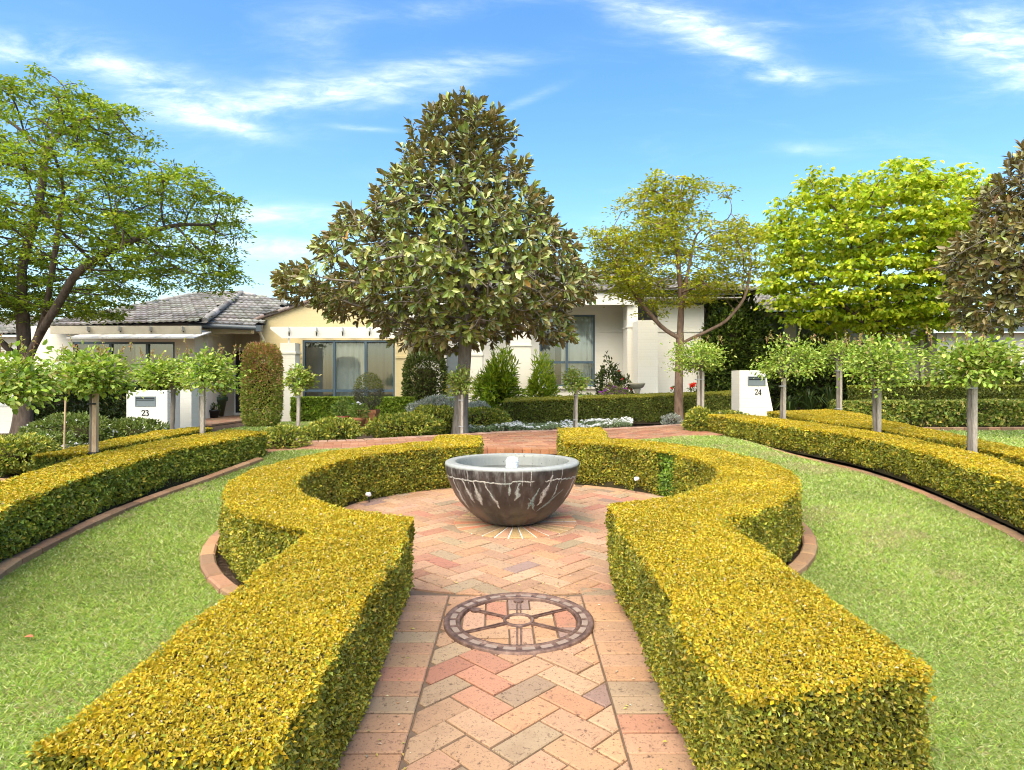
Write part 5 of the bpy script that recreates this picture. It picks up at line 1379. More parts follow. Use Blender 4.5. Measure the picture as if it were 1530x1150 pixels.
# gable roof with verge tiles
mb = MB(); yb = 21.0; ov = .09
eL0, eL1, rA, rB = np.array([gx0 - .12, YG - ov, ze - .03]), np.array([gx0 - .12, yb, ze - .03]), np.array([gapex, YG - ov, zap + .03]), np.array([gapex, yb, zap + .03])
eR0, eR1 = np.array([gx1 + .12, YG - ov, ze - .03]), np.array([gx1 + .12, yb, ze - .03])
roof_plane(mb, [eL1, eL0, rA, rB], TILE); roof_plane(mb, [eR0, eR1, rB, rA], TILE)
ridge(mb, rA, rB, TILE)
ridge(mb, eL0 + np.array([0, .05, 0]), rA + np.array([0, .05, 0]), [(.20, .14, .11), (.24, .18, .14)], .05); ridge(mb, eR0 + np.array([0, .05, 0]), rA + np.array([0, .05, 0]), [(.20, .14, .11)], .05)
mb.build('gable_roof', M['tile'], h, HO)
# pergola beam with rafter ends and white pier
def pergola(px0, px1, py0, py1, Y, rafters, mat, parent, o, notch=True):
    x0, x1, z1, z0 = xz(px0, Y), xz(px1, Y), zz(py0, Y), zz(py1, Y)
    mb = MB(); n_ = (z1 - z0)
    poly = [(x0, z1), (x0, z1 - n_ * .2), (x0 + .28, z0), (x1 - .28, z0), (x1, z1 - n_ * .2), (x1, z1)] if notch else [(x0, z1), (x0, z0), (x1, z0), (x1, z1)]
    mb.prism(poly, Y, Y + .05, axis='y'); b = mb.build('pergola_beam', mat, parent, o)
    for r_ in rafters:
        xr = xz(r_, Y); mb = MB(); mb.box(xr - .022, xr + .022, Y - .11, YG if Y < YG else Y + .9, z1 - .12, z1 - .02); mb.build('rafter', mat, b, o)
        mb = MB(); mb.box(xr - .015, xr + .015, Y - .004, Y - .001, z0 + .06, z1 - .14); mb.build('bolt_plate', M['rubber'], b, o)
YP = 15.6
pergola(404, 606, 488, 505, YP, [432, 473, 512, 552, 590], M['white_paint'], h, HO)
def pier(px0, px1, py_top, Y, dep, parent, o, band=None, mat='white_wall', z0=G0 - .05):
    mb = MB(); x0, x1, z1 = xz(px0, Y), xz(px1, Y), zz(py_top, Y); mb.box(x0, x1, Y, Y + dep, z0, z1)
    p = mb.build('pier', M[mat], parent, o)
    if band:
        zb_ = zz(band, Y); mb = MB(); mb.box(x0 - .02, x1 + .02, Y - .02, Y + dep + .02, zb_ - .02, zb_ + .025); mb.box(x0 - .01, x1 + .01, Y - .01, Y + dep + .01, zb_ + .025, zb_ + .03); mb.build('pier_band', M[mat], p, o)
    return p
pier(418.5, 441, 512, 15.45, .38, h, HO, 527)
mb = MB(); xp = xz(430.5, YP + .02); mb.box(xp - .02, xp + .02, YP + .06, YP + .10, zz(512, 15.45), zz(504, YP)); mb.build('post_bracket', M['white_paint'], h, HO)
# left wing with window and weathered beam
YW = 15.5
lx0, lx1 = xz(40, YW), xz(291, YW); zt_w = zz(487, YW)
a0, a1, c0, c1 = xz(109, YW), xz(261, YW), zz(590, YW), zz(510.5, YW)
mb = MB(); wall_with_hole(mb, lx0, lx1, G0 - .1, zt_w, YW, .11, [(a0, a1, c0, c1)]); mb.box(lx1 - .11, lx1, YW + .11, 17.7, G0 - .1, zt_w); mb.box(lx0, lx0 + .11, YW + .11, 21, G0 - .1, zt_w)
mb.build('wing_wall', M['white_wall'], h, HO)
q1, q2 = xz(164, YW), xz(219, YW)
window(h, HO, a0, a1, c0, c1, YW + .03, [q1, q2], None, [(a0, q1, 'curtain_dark'), (q1, q1 + .5, 'curtain_dark'), (q1 + .45, q2, 'curtain'), (q2, a1, 'curtain_dark')])
YB = 14.6
pergola(75, 300, 486.5, 498.5, YB, [226, 274, 180, 133], M['old_paint'], h, HO, False)
for k, (pa, pb) in enumerate([(98, 152), (153, 205), (206, 247), (248, 289)]):
    mb = MB(); xa, xb = xz(pa, YB), xz(pb, YB); za, zb2 = zz(505.5, YB), zz(499, YW) - .02
    V = [(xa, YB + .02, za), (xb, YB + .02, za), (xb - .02, YW - .01, zb2 + .06), (xa - .02, YW - .01, zb2 + .06)]
    V = V + [(p[0], p[1], p[2] + .02) for p in V]
    mb.add(V, [(0, 3, 2, 1), (4, 5, 6, 7), (0, 1, 5, 4), (1, 2, 6, 5), (2, 3, 7, 6), (3, 0, 4, 7)]); mb.build('awning_panel', M['white_paint'], h, HO)
# porch
YD = 17.7
dxa, dxb, dza, dzb = xz(322, YD), xz(390, YD), .30, zz(515, YD)
zpo = zz(492, 16.0)
mb = MB(); wall_with_hole(mb, lx1 - .0, gx0, G0 - .1, zz(478, YD), YD, .11, [(dxa, dxb, G0 - .1, dzb)]); mb.build('porch_wall', M['old_paint'], h, HO)
YQ = 15.95
mb = MB(); x0, x1 = xz(295, YQ), xz(310, YQ); mb.box(x0, x1, YQ, YQ + .27, .33, zz(500, YQ)); mb.box(x0 - .04, x1 + .04, YQ - .04, YQ + .31, zz(500, YQ), zz(495.5, YQ)); mb.box(x0 - .07, x1 + .07, YQ - .07, YQ + .34, zz(495.5, YQ), zz(492, YQ)); mb.build('porch_column', M['white_paint'], h, HO)
mb = MB(); mb.box(xz(311, YQ), gx0 - .0, YQ + .02, YQ + .2, zz(498, YQ), zz(488.5, YQ)); mb.build('porch_lintel', M['cream_paint'], h, HO)
mb = MB(); mb.box(lx1, gx0, YQ + .2, YD, zz(490, YQ), zz(489, YQ) ); mb.build('porch_ceiling', M['white_paint'], h, HO)
mb = MB(); fw = .06
for xa in (dxa, xz(345, YD), dxb - fw): mb.box(xa, xa + fw, YD - .02, YD + .06, dza, dzb)
mb.box(dxa + fw, dxb - fw, YD - .018, YD + .06, dzb - .10, dzb); mb.box(dxa + fw, xz(345, YD), YD - .018, YD + .06, zz(597.5, YD) - .02, zz(597.5, YD) + .02); mb.box(dxa + fw, xz(345, YD), YD - .018, YD + .06, zz(571, YD) - .02, zz(571, YD) + .02)
fr = mb.build('door_frame', M['cream_paint'], h, HO)
mb = MB(); mb.box(dxa + fw, xz(345, YD), YD + .02, YD + .03, dza + .1, dzb - .1); mb.build('sidelight', M['glass'], fr, HO)
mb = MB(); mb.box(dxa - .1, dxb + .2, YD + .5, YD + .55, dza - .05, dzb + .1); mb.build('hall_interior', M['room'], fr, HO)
mb = MB(); s0, s1 = xz(345, YD) + fw, dxb - fw
for xa in (s0, s1 - .08): mb.box(xa, xa + .08, YD - .03, YD + .0, dza + .09, dzb - .1)
mb.box(s0 + .08, s1 - .08, YD - .03, YD, dza + .09, dza + .17); mb.box(s0 + .08, s1 - .08, YD - .03, YD, dzb - .18, dzb - .1)
dr = mb.build('screen_door', M['white_paint'], h, HO)
mb = MB(); mb.box(s0 + .08, s1 - .08, YD - .02, YD - .01, dza + .17, dzb - .18); mb.build('screen', M['mesh'], dr, HO)
mb = MB(); mb.box(s0 + .02, s0 + .05, YD - .055, YD - .03, 1.18, 1.34); mb.box(s0 + .02, s0 + .12, YD - .075, YD - .055, 1.27, 1.29); mb.build('handle', M['black_paint'], dr, HO)
mb = MB(); mb.box(dxa - .05, dxb + .05, YD - .25, YD - .03, .33, .385); mb.build('door_step', M['gutter'], h, HO)
# main roof
pk = at(361, 438.5, 19.6); rl = at(296, 440, 19.6)
eA, eB = at(62, 487.5, 14.95), at(308, 480, 15.25)
mb = MB(); roof_plane(mb, [eA, eB, pk, rl], TILE)
pE0, pE1, pV = at(283, 482.5, 15.6), at(388, 487.5, 15.9), at(436, 459, 19.4)
roof_plane(mb, [at(286, 483.5, 15.62), pE1, pV, pk], TILE)
ridge(mb, at(306, 479, 15.4), pk, TILE, .075); ridge(mb, rl, pk, TILE, .075); ridge(mb, pk, pV, TILE, .075); ridge(mb, eA, rl, TILE, .075)
bk = np.array([rl[0] - 3.0, 23.5, 2.7]); bk2 = np.array([pV[0], 23.5, 2.7])
mb.add([eA, rl, bk], [(0, 1, 2)], TILE[1]); mb.add([rl, pk, bk2, bk], [(0, 1, 2, 3)], TILE[1]); mb.add([pk, pV, bk2], [(0, 1, 2)], TILE[1])
mb.build('roof', M['tile'], h, HO)
mb = MB(); mb.tube([pE0 + [0, -.03, -.05], pE1 + [0, -.03, -.05]], .062, 10); mb.box(pE1[0] - .06, pE1[0] + .07, pE1[1] - .1, pE1[1] + .03, pE1[2] - .13, pE1[2] + .02); mb.build('gutter', M['gutter'], h, HO)
mb = MB(); xd = xz(386.5, 16.2); mb.tube([(xd, 16.25, pE1[2] - .1), (xd + .08, 16.35, pE1[2] - .35), (xd + .08, 16.4, .4)], .035, 8); mb.build('downpipe', M['cream_paint'], h, HO)

# ---- house 24
HO = (2.0, 18.0, G0); YW = 18.0
h = thing('house', HO, 'white painted brick house with piers and slate framed window behind the birdbath', 'house')
x0, x1 = xz(600, YW), xz(936, YW); zt4 = zz(455, YW)
a0, a1, c0, c1 = xz(806, YW), xz(889, YW), zz(577, YW), zz(470, YW)
g0_, g1_ = xz(667, YW), xz(700, YW)
mb = MB(); wall_with_hole(mb, x0, x1, G0 - .1, zt4, YW, .11, [(g0_, g1_, G0 - .1, zz(525, YW)), (a0, a1, c0, c1)]); mb.build('front_wall', M['white_wall'], h, HO)
mb = MB(); mb.box(g0_, g1_, YW + .06, YW + .09, G0 - .1, zz(525, YW)); mb.build('side_door', M['grey_metal'], h, HO)
mb = MB(); zb_ = zz(495, YW); mb.box(a1 + .03, x1, YW - .02, YW, zb_ - .025, zb_ + .025); mb.build('string_course', M['white_wall'], h, HO)
mm = xz(847, YW)
window(h, HO, a0, a1, c0, c1, YW + .03, [mm], zz(541, YW), [(a0 + .02, a0 + .45, 'curtain_dark'), (mm - .15, mm + .1, 'curtain'), (mm, a1, 'curtain')])
mb = MB(); mb.box(a0 - .06, a1 + .06, YW - .07, YW, c0 - .07, c0 - .003); mb.build('window_sill', M['white_paint'], h, HO)
pier(701, 721, 512, 15.9, .4, h, HO, 530)
pier(763, 793, 470, 15.9, .42, h, HO, 516)
pier(937.5, 953, 455, 17.0, .7, h, HO, 488)
pier(953, 983, 478, 16.2, .75, h, HO, None)
x2, x3 = xz(983, 17.6), xz(1052, 17.6)
mb = MB(); mb.box(x2, x3, 17.6, 17.71, G0 - .1, zz(455, 17.6)); mb.box(x3 - .11, x3, 17.71, 21, G0 - .1, zz(455, 17.6)); mb.build('entry_wall', M['white_wall'], h, HO)
mb = MB(); zb_ = zz(495, 17.6); mb.box(x2, x3, 17.575, 17.6, zb_ - .02, zb_ + .02); mb.build('string_course', M['white_wall'], h, HO)
mb = MB(); mb.box(xz(933, 18.05), xz(938, 18.05), 18.02, 18.1, .4, zz(470, 18)); mb.build('recess_shade_strip', M['grey_metal'], h, HO)  # dark grey strip put in for the shade of the narrow wall recess
# fascia, roof
YF = 16.9
mb = MB(); mb.box(xz(618, YF), xz(948, YF), YF, YF + .06, zz(455, YF), zz(433, YF)); mb.build('fascia', M['white_paint'], h, HO)
mb = MB(); mb.box(xz(948, YF), xz(1110, YF), YF, YF + .06, zz(440, YF), zz(433, YF)); mb.build('gutter', M['gutter'], h, HO)
mb = MB(); mb.box(xz(618, YF), xz(1110, YF), YF + .06, YW + .1, zz(444, YF), zz(443, YF)); mb.build('eave_lining', M['white_paint'], h, HO)
eA, eB = at(610, 432.5, YF - .08), at(1140, 434.5, YF - .08); pk0, pk1 = at(740, 405, 21.5), at(905, 411, 21.5)
mb = MB(); roof_plane(mb, [eA, eB, pk1, pk0], TILE); ridge(mb, eA, pk0, TILE); ridge(mb, pk0, pk1, TILE); ridge(mb, pk1, eB, TILE)
mb.add([pk0, pk1, np.array([pk1[0], 27, 3.4]), np.array([pk0[0], 27, 3.4])], [(0, 1, 2, 3)], TILE[1]); mb.add([eB, pk1, np.array([eB[0], 27, 3.4]), np.array([pk1[0], 27, 3.4])], [(0, 1, 3, 2)], TILE[1])
mb.build('roof', M['tile'], h, HO)
# small number plaque / lamp on the pier
mb = MB(); xl = xz(950.5, 16.95); mb.prism([(xl - .09, zz(510, 16.95)), (xl + .06, zz(510, 16.95)), (xl + .06, zz(505, 16.95)), (xl, zz(501, 16.95)), (xl - .09, zz(505, 16.95))], 16.93, 16.99, axis='y'); mb.build('wall_plaque', M['white_paint'], h, HO)

# ---- house to the right, mostly behind trees
HO = (10.0, 19.0, G0); YW = 19.0
h = thing('house', HO, 'shaded beige house behind the maple tree on the right', 'house')
x0, x1 = xz(1052, YW), xz(1395, YW); zt5 = zz(467, YW)
a0, a1, c0, c1 = xz(1128, YW), xz(1172, YW), zz(545, YW), zz(473, YW)
b0, b1 = xz(1190, YW), xz(1260, YW)
mb = MB(); wall_with_hole(mb, x0, x1, G0 - .1, zt5, YW, .11, [(a0, a1, c0, c1), (b0, b1, c0, c1)]); mb.box(x1 - .11, x1, YW + .11, 24, G0 - .1, zt5); mb.build('wall', M['shaded_beige_wall'], h, HO)
window(h, HO, a0, a1, c0, c1, YW + .03, [], None, [(a0, a1, 'curtain_dark')])
window(h, HO, b0, b1, c0, c1, YW + .03, [(b0 + b1) / 2], None, [(b0, b1, 'curtain_dark')])
mb = MB(); xd = xz(1376, YW); mb.tube([(xd, YW - .06, G0), (xd, YW - .06, zt5)], .05, 10); mb.build('downpipe', M['cream_paint'], h, HO)
mb = MB(); mb.box(x0, x1, YW - .55, YW - .45, zt5, zt5 + .12); mb.build('gutter', M['old_paint'], h, HO)
eA, eB = np.array([x0 - .3, YW - .5, zt5 + .11]), np.array([x1 + .4, YW - .5, zt5 + .11]); pk0, pk1 = np.array([x0 + 2.5, 22.5, zt5 + 1.0]), np.array([x1 - 2.5, 22.5, zt5 + 1.0])
mb = MB(); roof_plane(mb, [eA, eB, pk1, pk0], TILE); ridge(mb, eA, pk0, TILE); ridge(mb, pk0, pk1, TILE); ridge(mb, pk1, eB, TILE); mb.add([eB, pk1, np.array([eB[0], 26, zt5])], [(0, 1, 2)], TILE[1]); mb.add([eA, pk0, np.array([eA[0], 26, zt5])], [(0, 1, 2)], TILE[1]); mb.build('roof', M['tile'], h, HO)
# ---- white garage far right
HO = (14.5, 18.5, G0); YW = 18.5
h = thing('house', HO, 'white walled house glimpsed under the right magnolia', 'house')
x0, x1 = xz(1400, YW), xz(1700, YW); zt6 = zz(497, YW)
mb = MB(); wall_with_hole(mb, x0, x1, G0 - .1, zt6, YW, .11, [(xz(1455, YW), xz(1492, YW), zz(560, YW), zz(508, YW))]); mb.box(x0, x0 + .11, YW + .11, 23, G0 - .1, zt6); mb.build('wall', M['white_wall'], h, HO)
window(h, HO, xz(1455, YW), xz(1492, YW), zz(560, YW), zz(508, YW), YW + .03, [], None, [(xz(1455, YW), xz(1492, YW), 'curtain_dark')])
mb = MB(); mb.box(x0 - .2, x1, YW - .5, YW - .4, zt6, zt6 + .12); mb.build('gutter', M['gutter'], h, HO)
eA, eB = np.array([x0 - .3, YW - .45, zt6 + .11]), np.array([x1 + .4, YW - .45, zt6 + .11]); pk0, pk1 = np.array([x0 + 2.2, 21.5, zt6 + .75]), np.array([x1 - 2, 21.5, zt6 + .75])
mb = MB(); roof_plane(mb, [eA, eB, pk1, pk0], TILE); ridge(mb, eA, pk0, TILE); ridge(mb, pk0, pk1, TILE); mb.add([eA, pk0, np.array([eA[0], 25, zt6])], [(0, 1, 2)], TILE[1]); mb.build('roof', M['tile'], h, HO)
# ---- neighbour far left
HO = (-15.5, 18.0, G0); YW = 18.0
h = thing('house', HO, 'neighbouring cream house glimpsed behind the spreading tree trunk', 'house')
x0, x1 = xz(-220, YW), xz(40, YW); zt7 = zz(503, YW)
mb = MB(); mb.box(x0, x1, YW, YW + .11, G0 - .1, zt7); mb.box(x1 - .11, x1, YW + .11, 23, G0 - .1, zt7); mb.build('wall', M['white_wall'], h, HO)
mb = MB(); zb_ = zz(520, YW); mb.box(x0, x1, YW - .03, YW, zb_ - .03, zb_ + .03); mb.build('string_course', M['white_wall'], h, HO)
eA, eB = np.array([x0 - .3, YW - .45, zt7 + .05]), np.array([x1 + .4, YW - .45, zt7 + .05]); pk0, pk1 = np.array([x0 + 2.2, 21.5, zt7 + .9]), np.array([x1 - 2, 21.5, zt7 + .9])
mb = MB(); roof_plane(mb, [eA, eB, pk1, pk0], TILE); ridge(mb, pk0, pk1, TILE); ridge(mb, pk1, eB, TILE); mb.add([eB, pk1, np.array([eB[0], 25, zt7])], [(0, 1, 2)], TILE[1]); mb.build('roof', M['tile'], h, HO)

# ------------------------------------------------------------------ pots, birdbath, small things
def pot(name, c, r, hgt, mat, label, plant=None, square=False, group=None):
    c = tuple(map(float, c)); root = thing(name, c, label, 'plant pot', group)
    mb = MB()
    if square:
        prof_ = [(r * .82, 0), (r, hgt * .8), (r * 1.1, hgt * .8), (r * 1.1, hgt), (r * .95, hgt), (r * .9, hgt * .85), (0.001, hgt * .85)]
        mb.lathe([(a * 1.2, z) for a, z in prof_], 4, c, smooth=False); V = mb.V[-1]; d = V - np.array(c); s = math.sqrt(.5); V[:, 0], V[:, 1] = c[0] + (d[:, 0] - d[:, 1]) * s, c[1] + (d[:, 0] + d[:, 1]) * s
    else: mb.lathe([(.001, 0), (r * .7, 0), (r * .95, hgt * .75), (r * 1.05, hgt * .78), (r * 1.08, hgt), (r * .95, hgt), (r * .9, hgt * .85), (.001, hgt * .85)], 28, c)
    mb.build('pot', mat, root, c)
    mb = MB(); mb.lathe([(r * .9 , hgt * .86), (.001, hgt * .87)], 20, c); mb.build('potting_soil', M['soil'], root, c)
    if plant:
        n, rad, cols, ll, fl = plant
        mb = MB(); D = rdir(n); cc = np.array(c) + np.array([0, 0, hgt + rad[2] * .7]); fr_ = rng.random((n, 1)) ** .4
        P = cc + D * fr_ * np.array(rad)
        leaves(mb, P, unit(D + rng.normal(0, .5, (n, 3)) + np.array([0, 0, .3])), unit(D + rng.normal(0, .5, (n, 3)) + np.array([0, 0, .6])), ll * rng.uniform(.6, 1.2, n), ll * .5, palette(n, cols, jit=.18), 0, .15, .15)
        for k in range(8): mb.tube([np.array(c) + [0, 0, hgt * .8], cc + rdir(1)[0] * np.array(rad) * .5], [.008, .004], 4, (.08, .06, .03), cap=False)
        mb.build('plant', M['leaf'], root, c)
        if fl:
            nf, fs, fc = fl; mb = MB(); D = rdir(nf); D[:, 2] = np.abs(D[:, 2]) + .3; D[:, 1] = -np.abs(D[:, 1]); D = unit(D)
            flower_set(root, c, cc + D * np.array(rad) * 1.05, fs, fc)
    return root
GR = [(.10, .15, .03), (.16, .22, .04), (.06, .09, .02)]
# topiary ball in a square terracotta pot
c = P_at(551, 12.9)
root = pot('topiary_pot', c, .20, .36, M['terracotta'], 'square terracotta pot with a two tone topiary ball before the window hedge', None, True)
cc = np.array(c); mb = MB(); mb.tube([cc + [0, 0, .3], cc + [0, 0, .5]], .02, 8); mb.build('stem', M['bark_dark'], root, c)
mb = MB(); n = 3400; D = rdir(n); sp_ = np.array([.30, .30, .37]); P = cc + [0, 0, .74] + D * sp_ * (rng.random((n, 1)) ** .2)
up_m = D[:, 2] > .15 + rng.normal(0, .08, n)
col = np.where(up_m[:, None], palette(n, [(.20, .22, .05), (.14, .17, .035), (.28, .26, .07)], jit=.15), palette(n, [(.12, .11, .075), (.09, .085, .055), (.16, .14, .10)], jit=.2))
leaves(mb, P, unit(D + rng.normal(0, .5, (n, 3))), unit(D + rng.normal(0, .5, (n, 3))), .035, .016, col)
mb.build('foliage', M['leaf'], root, c)
pot('plant_pot', P_at(513, 12.2), .13, .27, mat_plain('red_glaze', (.32, .06, .05), .4, .5, 8, .2), 'dark red pot with a leafy plant left of the topiary', (420, (.22, .2, .2), [(.16, .24, .04), (.24, .3, .06), (.10, .16, .03)], .06, None))
pot('plant_pot', P_at(536, 12.0), .13, .25, M['terracotta'], 'round terracotta pot with a leafy plant just left of the topiary', (380, (.2, .2, .16), [(.16, .24, .04), (.24, .3, .06)], .06, (5, .03, [(.75, .78, .85)])))
pot('plant_pot', (xz(321, 16.9), 16.9, .41), .30, .52, M['green_pot'], 'large green glazed pot with plants beside the front door', (420, (.30, .25, .2), GR, .08, (4, .05, [(.6, .08, .08)])))
pot('plant_pot', (xz(319, 16.2), 16.2, .41), .16, .2, M['black_pot'], 'small black pot in front of the green glazed pot', (120, (.14, .12, .1), GR, .07, None))
pot('plant_pot', (xz(292, 15.3), 15.3, .40), .19, .24, M['terracotta'], 'terracotta pot with a bush beside the porch column', (500, (.2, .2, .32), GR, .07, None))
pot('plant_pot', (xz(1040, 16.0), 16.0, .86), .21, .2, M['terracotta'], 'terracotta pot of red geraniums left of letterbox 24', (160, (.2, .16, .12), GR, .06, (16, .06, [(.68, .025, .012), (.78, .05, .02)])))
pot('plant_pot', (xz(1008, 16.2), 16.2, .88), .09, .16, M['white_paint'], 'small white pot with a red flower behind the slender tree', (60, (.08, .08, .1), GR, .06, (2, .05, [(.65, .04, .03)])))
for px in (1040, 1008):
    pass
wallthing('planter_wall', xz(985, 16.0), xz(1052, 16.0), 15.85, 16.35, .3, .86, M['white_wall'], 'low white ledge carrying the pots in front of the entry wall', 'wall')
# birdbath
c = (xz(952, 15.4), 15.4, .42); root = thing('birdbath', c, 'weathered stone birdbath behind the clipped green hedge', 'birdbath')
zb_ = zz(572, 15.4) - c[2]; rb = 12 * 15.4 / F_PX
mb = MB(); mb.lathe([(.001, 0), (.15, 0), (.15, .05), (.10, .08), (.065, .2), (.06, zb_ - .22), (.09, zb_ - .15), (.07, zb_ - .13)], 28, c); mb.build('pedestal', M['stone'], root, c)
mb = MB(); mb.lathe([(.07, zb_ - .14), (.14, zb_ - .11), (rb * .92, zb_ - .05), (rb, zb_ - .03), (rb, zb_), (rb * .94, zb_ + .005), (rb * .88, zb_ - .02), (.001, zb_ - .05)], 36, c); mb.build('basin', M['stone'], root, c)
# white garden lights at the hedge foot
for (px, py, dirn, lab) in [(557, 741, (.55, -.8), 'small white garden light at the foot of the left fountain hedge'), (955, 716, (-.55, -.8), 'small white garden light at the foot of the right fountain hedge')]:
    x, y = gp(px, py, .06 if px < 700 else .12); cc0 = cl if px < 700 else cr; rr_ = 1.585 if px < 700 else 1.555
    d = np.array([x, y]) - np.array(cc0); d = d / np.linalg.norm(d); p = np.array(cc0) + d * (rr_ - .035); inw = np.array([-d[0], -d[1], -.0])
    z = float(gz(p[1])) + (.07 if px < 700 else .13); c = (p[0], p[1], z - .07); root = thing('garden_light', (p[0], p[1], float(gz(p[1]))), lab, 'garden light', 'garden lights in the fountain hedges')
    o_ = (p[0], p[1], float(gz(p[1]))); q = np.array([p[0], p[1], z])
    mb = MB(); mb.tube([q - inw * .03, q + inw * .004, q + inw * .012], [.018, .021, .015], 14); mb.build('lamp_head', M['lamp_white'], root, o_)
    mb = MB(); mb.tube([(p[0], p[1], o_[2]), q], .005, 6); mb.build('spike', M['black_pot'], root, o_)
# fallen leaf on the lawn and petals
def fallen(px, py, h, col, label, s, zf=None):
    x, y = gp(px, py, h); z = (float(lawn_z(x, y)) if zf is None else zf(y)) + h + .012; mb = MB()
    a = rng.random() * 6.28; leaves(mb, np.array([[x, y, z]]), np.array([[math.cos(a), math.sin(a) * .3, .12]]), np.array([[0, -.2, 1.0]]), s, s * .42, np.array([col]), 0, .2, .2, 'hex')
    V = mb.V[-1]; mb.add(V + np.array([0, 0, -.001]), [(0, 3, 2, 1), (0, 5, 4, 3)], col)
    tag(mb.build('fallen_leaf', M['leaf'], None, (x, y, z)), label, 'leaf')
fallen(50, 955, 0.02, (.62, .20, .10), 'orange fallen leaf on the left lawn', .045)
fallen(875, 970, 0.0, (.78, .55, .42), 'pale pink petal on the bricks beside the manhole cover', .014, lambda y: float(gz(y)))
fallen(667, 764, 0.0, (.05, .03, .02), 'dark dry leaf on the bricks left of the bowl', .022, lambda y: float(gz(y)))

# leaf litter: clippings and dry leaf scraps along the hedge feet
mb = MB(); n = 420
sd = rng.choice([-1, 1], n); yb_ = rng.uniform(1.7, 7.5, n)
xx = np.where(yb_ < 3.3, sd * (.50 - np.abs(rng.normal(0, .07, n))), 0)
rr2 = 1.56 - np.abs(rng.normal(0, .12, n)); aa = rng.uniform(0, 6.283, n)
Pp = np.where((yb_ < 3.3)[:, None], np.c_[xx, yb_], np.c_[CC[0] + rr2 * np.cos(aa), CC[1] + rr2 * np.sin(aa)])
lw = rng.random(n) < .22
Pp[lw] = np.c_[sd[lw] * rng.uniform(1.3, 2.6, lw.sum()), rng.uniform(2.0, 6.5, lw.sum())]
zl = np.where(lw, lawn_z(Pp[:, 0], Pp[:, 1]) + .022, gz(Pp[:, 1]) + .004)
aa = rng.uniform(0, 6.283, n); sz_ = rng.uniform(.006, .02, n)
leaves(mb, np.c_[Pp, zl], np.c_[np.cos(aa), np.sin(aa), rng.uniform(.02, .3, n)], unit(rng.normal(0, .2, (n, 3)) + np.array([0, 0, 1.0])), sz_, sz_ * .5, palette(n, [(.45, .32, .14), (.28, .17, .08), (.5, .42, .12), (.3, .34, .08), (.6, .5, .4)], jit=.2))
o = mb.build('leaf_litter', M['leaf']); tag(o, 'scattered hedge clippings and dry leaf scraps on bricks and lawn', 'leaf litter', None, 'stuff')

# ------------------------------------------------------------------ camera, light, sky
cam = bpy.data.cameras.new('Camera'); co = bpy.data.objects.new('Camera', cam); COL.objects.link(co)
cam.sensor_width = 36; cam.lens = F_PX / 1530 * 36; cam.clip_end = 2000; cam.clip_start = .05
cam.shift_x = -5 / 1530
co.location = (0, 0, EYE); co.rotation_euler = (R(90), 0, 0); scene.camera = co

SUN_EL, SUN_AZ = 56.0, -156.0        # azimuth from +Y, negative to the left
d = Vector((math.sin(R(SUN_AZ)) * math.cos(R(SUN_EL)), math.cos(R(SUN_AZ)) * math.cos(R(SUN_EL)), math.sin(R(SUN_EL))))
sl = bpy.data.lights.new('sun', 'SUN'); sl.energy = 2.6; sl.angle = R(78); sl.color = (1, .92, .78)
so = bpy.data.objects.new('sun', sl); COL.objects.link(so); so.rotation_euler = (-d).to_track_quat('-Z', 'Y').to_euler(); so.location = d * 30

w = bpy.data.worlds.new('World'); scene.world = w; w.use_nodes = True; nt = w.node_tree; nt.nodes.clear()
out = nt.nodes.new('ShaderNodeOutputWorld'); bg = nt.nodes.new('ShaderNodeBackground'); L(nt, bg.outputs[0], out.inputs[0])
sky = nt.nodes.new('ShaderNodeTexSky'); sky.sky_type = 'NISHITA'; sky.sun_disc = False; sky.sun_elevation = R(SUN_EL); sky.sun_rotation = R(SUN_AZ); sky.air_density = 1.0; sky.dust_density = 1.8; sky.ozone_density = 1.0
hs = nt.nodes.new('ShaderNodeHueSaturation'); hs.inputs['Saturation'].default_value = 1.36; hs.inputs['Hue'].default_value = .504; L(nt, sky.outputs[0], hs.inputs['Color'])
tc = nt.nodes.new('ShaderNodeTexCoord'); sx = nt.nodes.new('ShaderNodeSeparateXYZ'); L(nt, tc.outputs['Generated'], sx.inputs[0])
yy = math_node(nt, 'MAXIMUM', sx.outputs[1], .15)
U, Vv = math_node(nt, 'DIVIDE', sx.outputs[0], yy), math_node(nt, 'DIVIDE', sx.outputs[2], yy)
cb = nt.nodes.new('ShaderNodeCombineXYZ'); L(nt, U, cb.inputs[0]); L(nt, Vv, cb.inputs[1])
def streaks(rot, sx_, sy_, sc, det=8):
    mp = N(nt, 'ShaderNodeMapping', inp={'Rotation': (0, 0, R(rot)), 'Scale': (sx_, sy_, 1)}); L(nt, cb.outputs[0], mp.inputs[0])
    n = noise(nt, sc, det, .62, mp.outputs[0]); n.inputs['Distortion'].default_value = .6; return n.outputs[0]
s1, s2 = streaks(14, 1.0, 3.8, 4.6, 8), streaks(-12, 1.0, 3.6, 3.8, 8)
fine = streaks(16, 1.2, 4.2, 13.0)
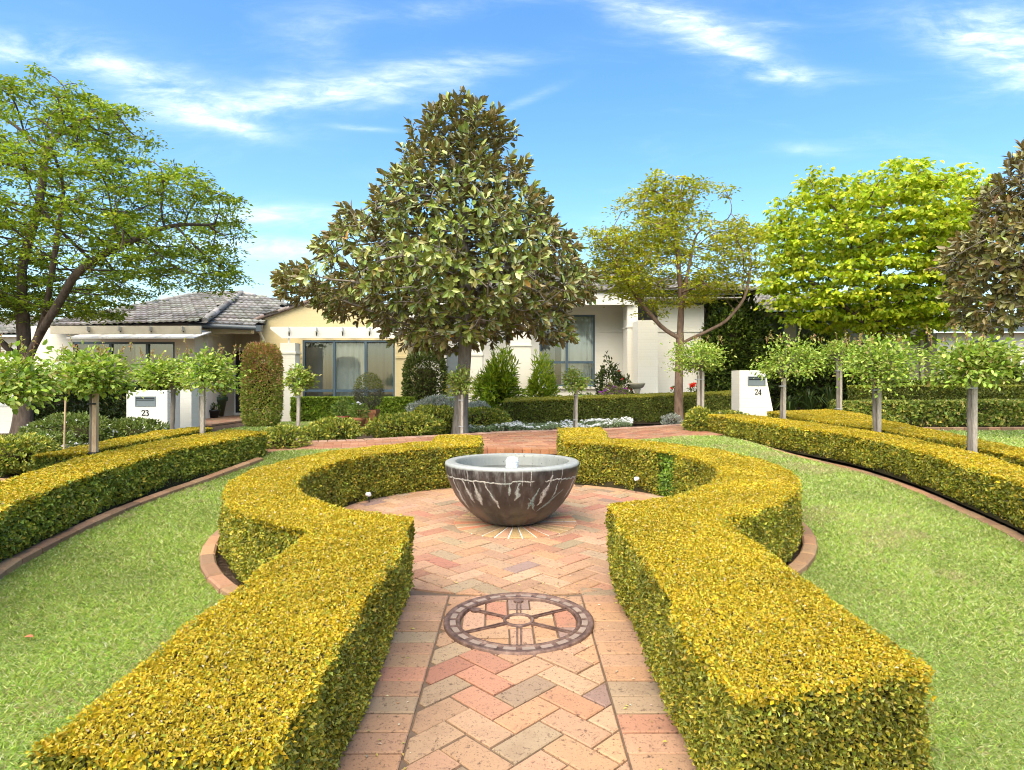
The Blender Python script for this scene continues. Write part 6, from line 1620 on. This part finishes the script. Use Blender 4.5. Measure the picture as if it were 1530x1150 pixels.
clouds = [(105, 92, 160, 15, 8, .9, 0), (285, 150, 120, 30, 14, 1.0, 0), (340, 188, 60, 9, 16, .7, 0), (610, 118, 150, 22, -9, .85, 1), (440, 150, 110, 26, -6, .8, 1), (40, 60, 120, 22, 4, .35, 0),
          (1005, 28, 100, 26, 16, 1.0, 0), (1110, 78, 70, 22, 24, .85, 0), (1190, 112, 80, 9, 2, .75, 0), (1455, 62, 90, 32, 18, .95, 0), (1560, 70, 90, 50, 8, 1.1, 0), (1160, 38, 40, 8, 8, .6, 0),
          (430, 325, 130, 15, 2, .9, 1), (400, 372, 200, 16, 2, .8, 1), (800, 142, 42, 6, -24, .6, 1), (540, 192, 40, 4, 4, .5, 0), (1210, 222, 45, 9, 2, .35, 0), (700, 10, 160, 16, -8, .3, 1), (480, 60, 60, 50, -50, .2, 1)]
tot = None
for (px, py, lx, ly, an, amp, which) in clouds:
    u0, v0 = (px - CX) / F_PX, (CY - py) / F_PX; ca, sa = math.cos(R(an)), math.sin(R(an))
    du, dv = math_node(nt, 'SUBTRACT', U, u0), math_node(nt, 'SUBTRACT', Vv, v0)
    a = math_node(nt, 'DIVIDE', math_node(nt, 'SUBTRACT', math_node(nt, 'MULTIPLY', du, ca), math_node(nt, 'MULTIPLY', dv, sa)), lx / F_PX)
    b = math_node(nt, 'DIVIDE', math_node(nt, 'ADD', math_node(nt, 'MULTIPLY', du, sa), math_node(nt, 'MULTIPLY', dv, ca)), ly / F_PX)
    b = math_node(nt, 'ADD', b, math_node(nt, 'MULTIPLY', math_node(nt, 'SUBTRACT', s2 if which == 0 else s1, .5), 2.2))
    r2 = math_node(nt, 'ADD', math_node(nt, 'MULTIPLY', a, a), math_node(nt, 'MULTIPLY', b, b))
    g = math_node(nt, 'MULTIPLY', math_node(nt, 'EXPONENT', math_node(nt, 'MULTIPLY', r2, -.9)), amp)
    g = math_node(nt, 'MULTIPLY', g, sstep_node(nt, s1 if which == 0 else s2, .28, .62))
    tot = g if tot is None else math_node(nt, 'ADD', tot, g)
tot = math_node(nt, 'MULTIPLY', tot, math_node(nt, 'ADD', .20, math_node(nt, 'MULTIPLY', sstep_node(nt, fine, .28, .75), .42)))
veil = math_node(nt, 'MULTIPLY', sstep_node(nt, s2, .5, .9), .10)
tot = math_node(nt, 'MINIMUM', math_node(nt, 'ADD', tot, veil), .95, clamp=True)
skyc = mixc(nt, tot, hs.outputs[0], (5.0, 5.3, 5.6))
L(nt, skyc, bg.inputs[0]); bg.inputs[1].default_value = .145

vs = scene.view_settings; vs.view_transform = 'Standard'; vs.look = 'None'; vs.exposure = 1.36; vs.use_white_balance = True; vs.white_balance_temperature = 7050; vs.white_balance_tint = 5; vs.gamma = 1
scene.cycles.use_denoising = True; scene.cycles.filter_width = 1.05
scene.cycles.max_bounces = 4; scene.cycles.diffuse_bounces = 2; scene.cycles.transparent_max_bounces = 8
scene.cycles.sample_clamp_indirect = 6
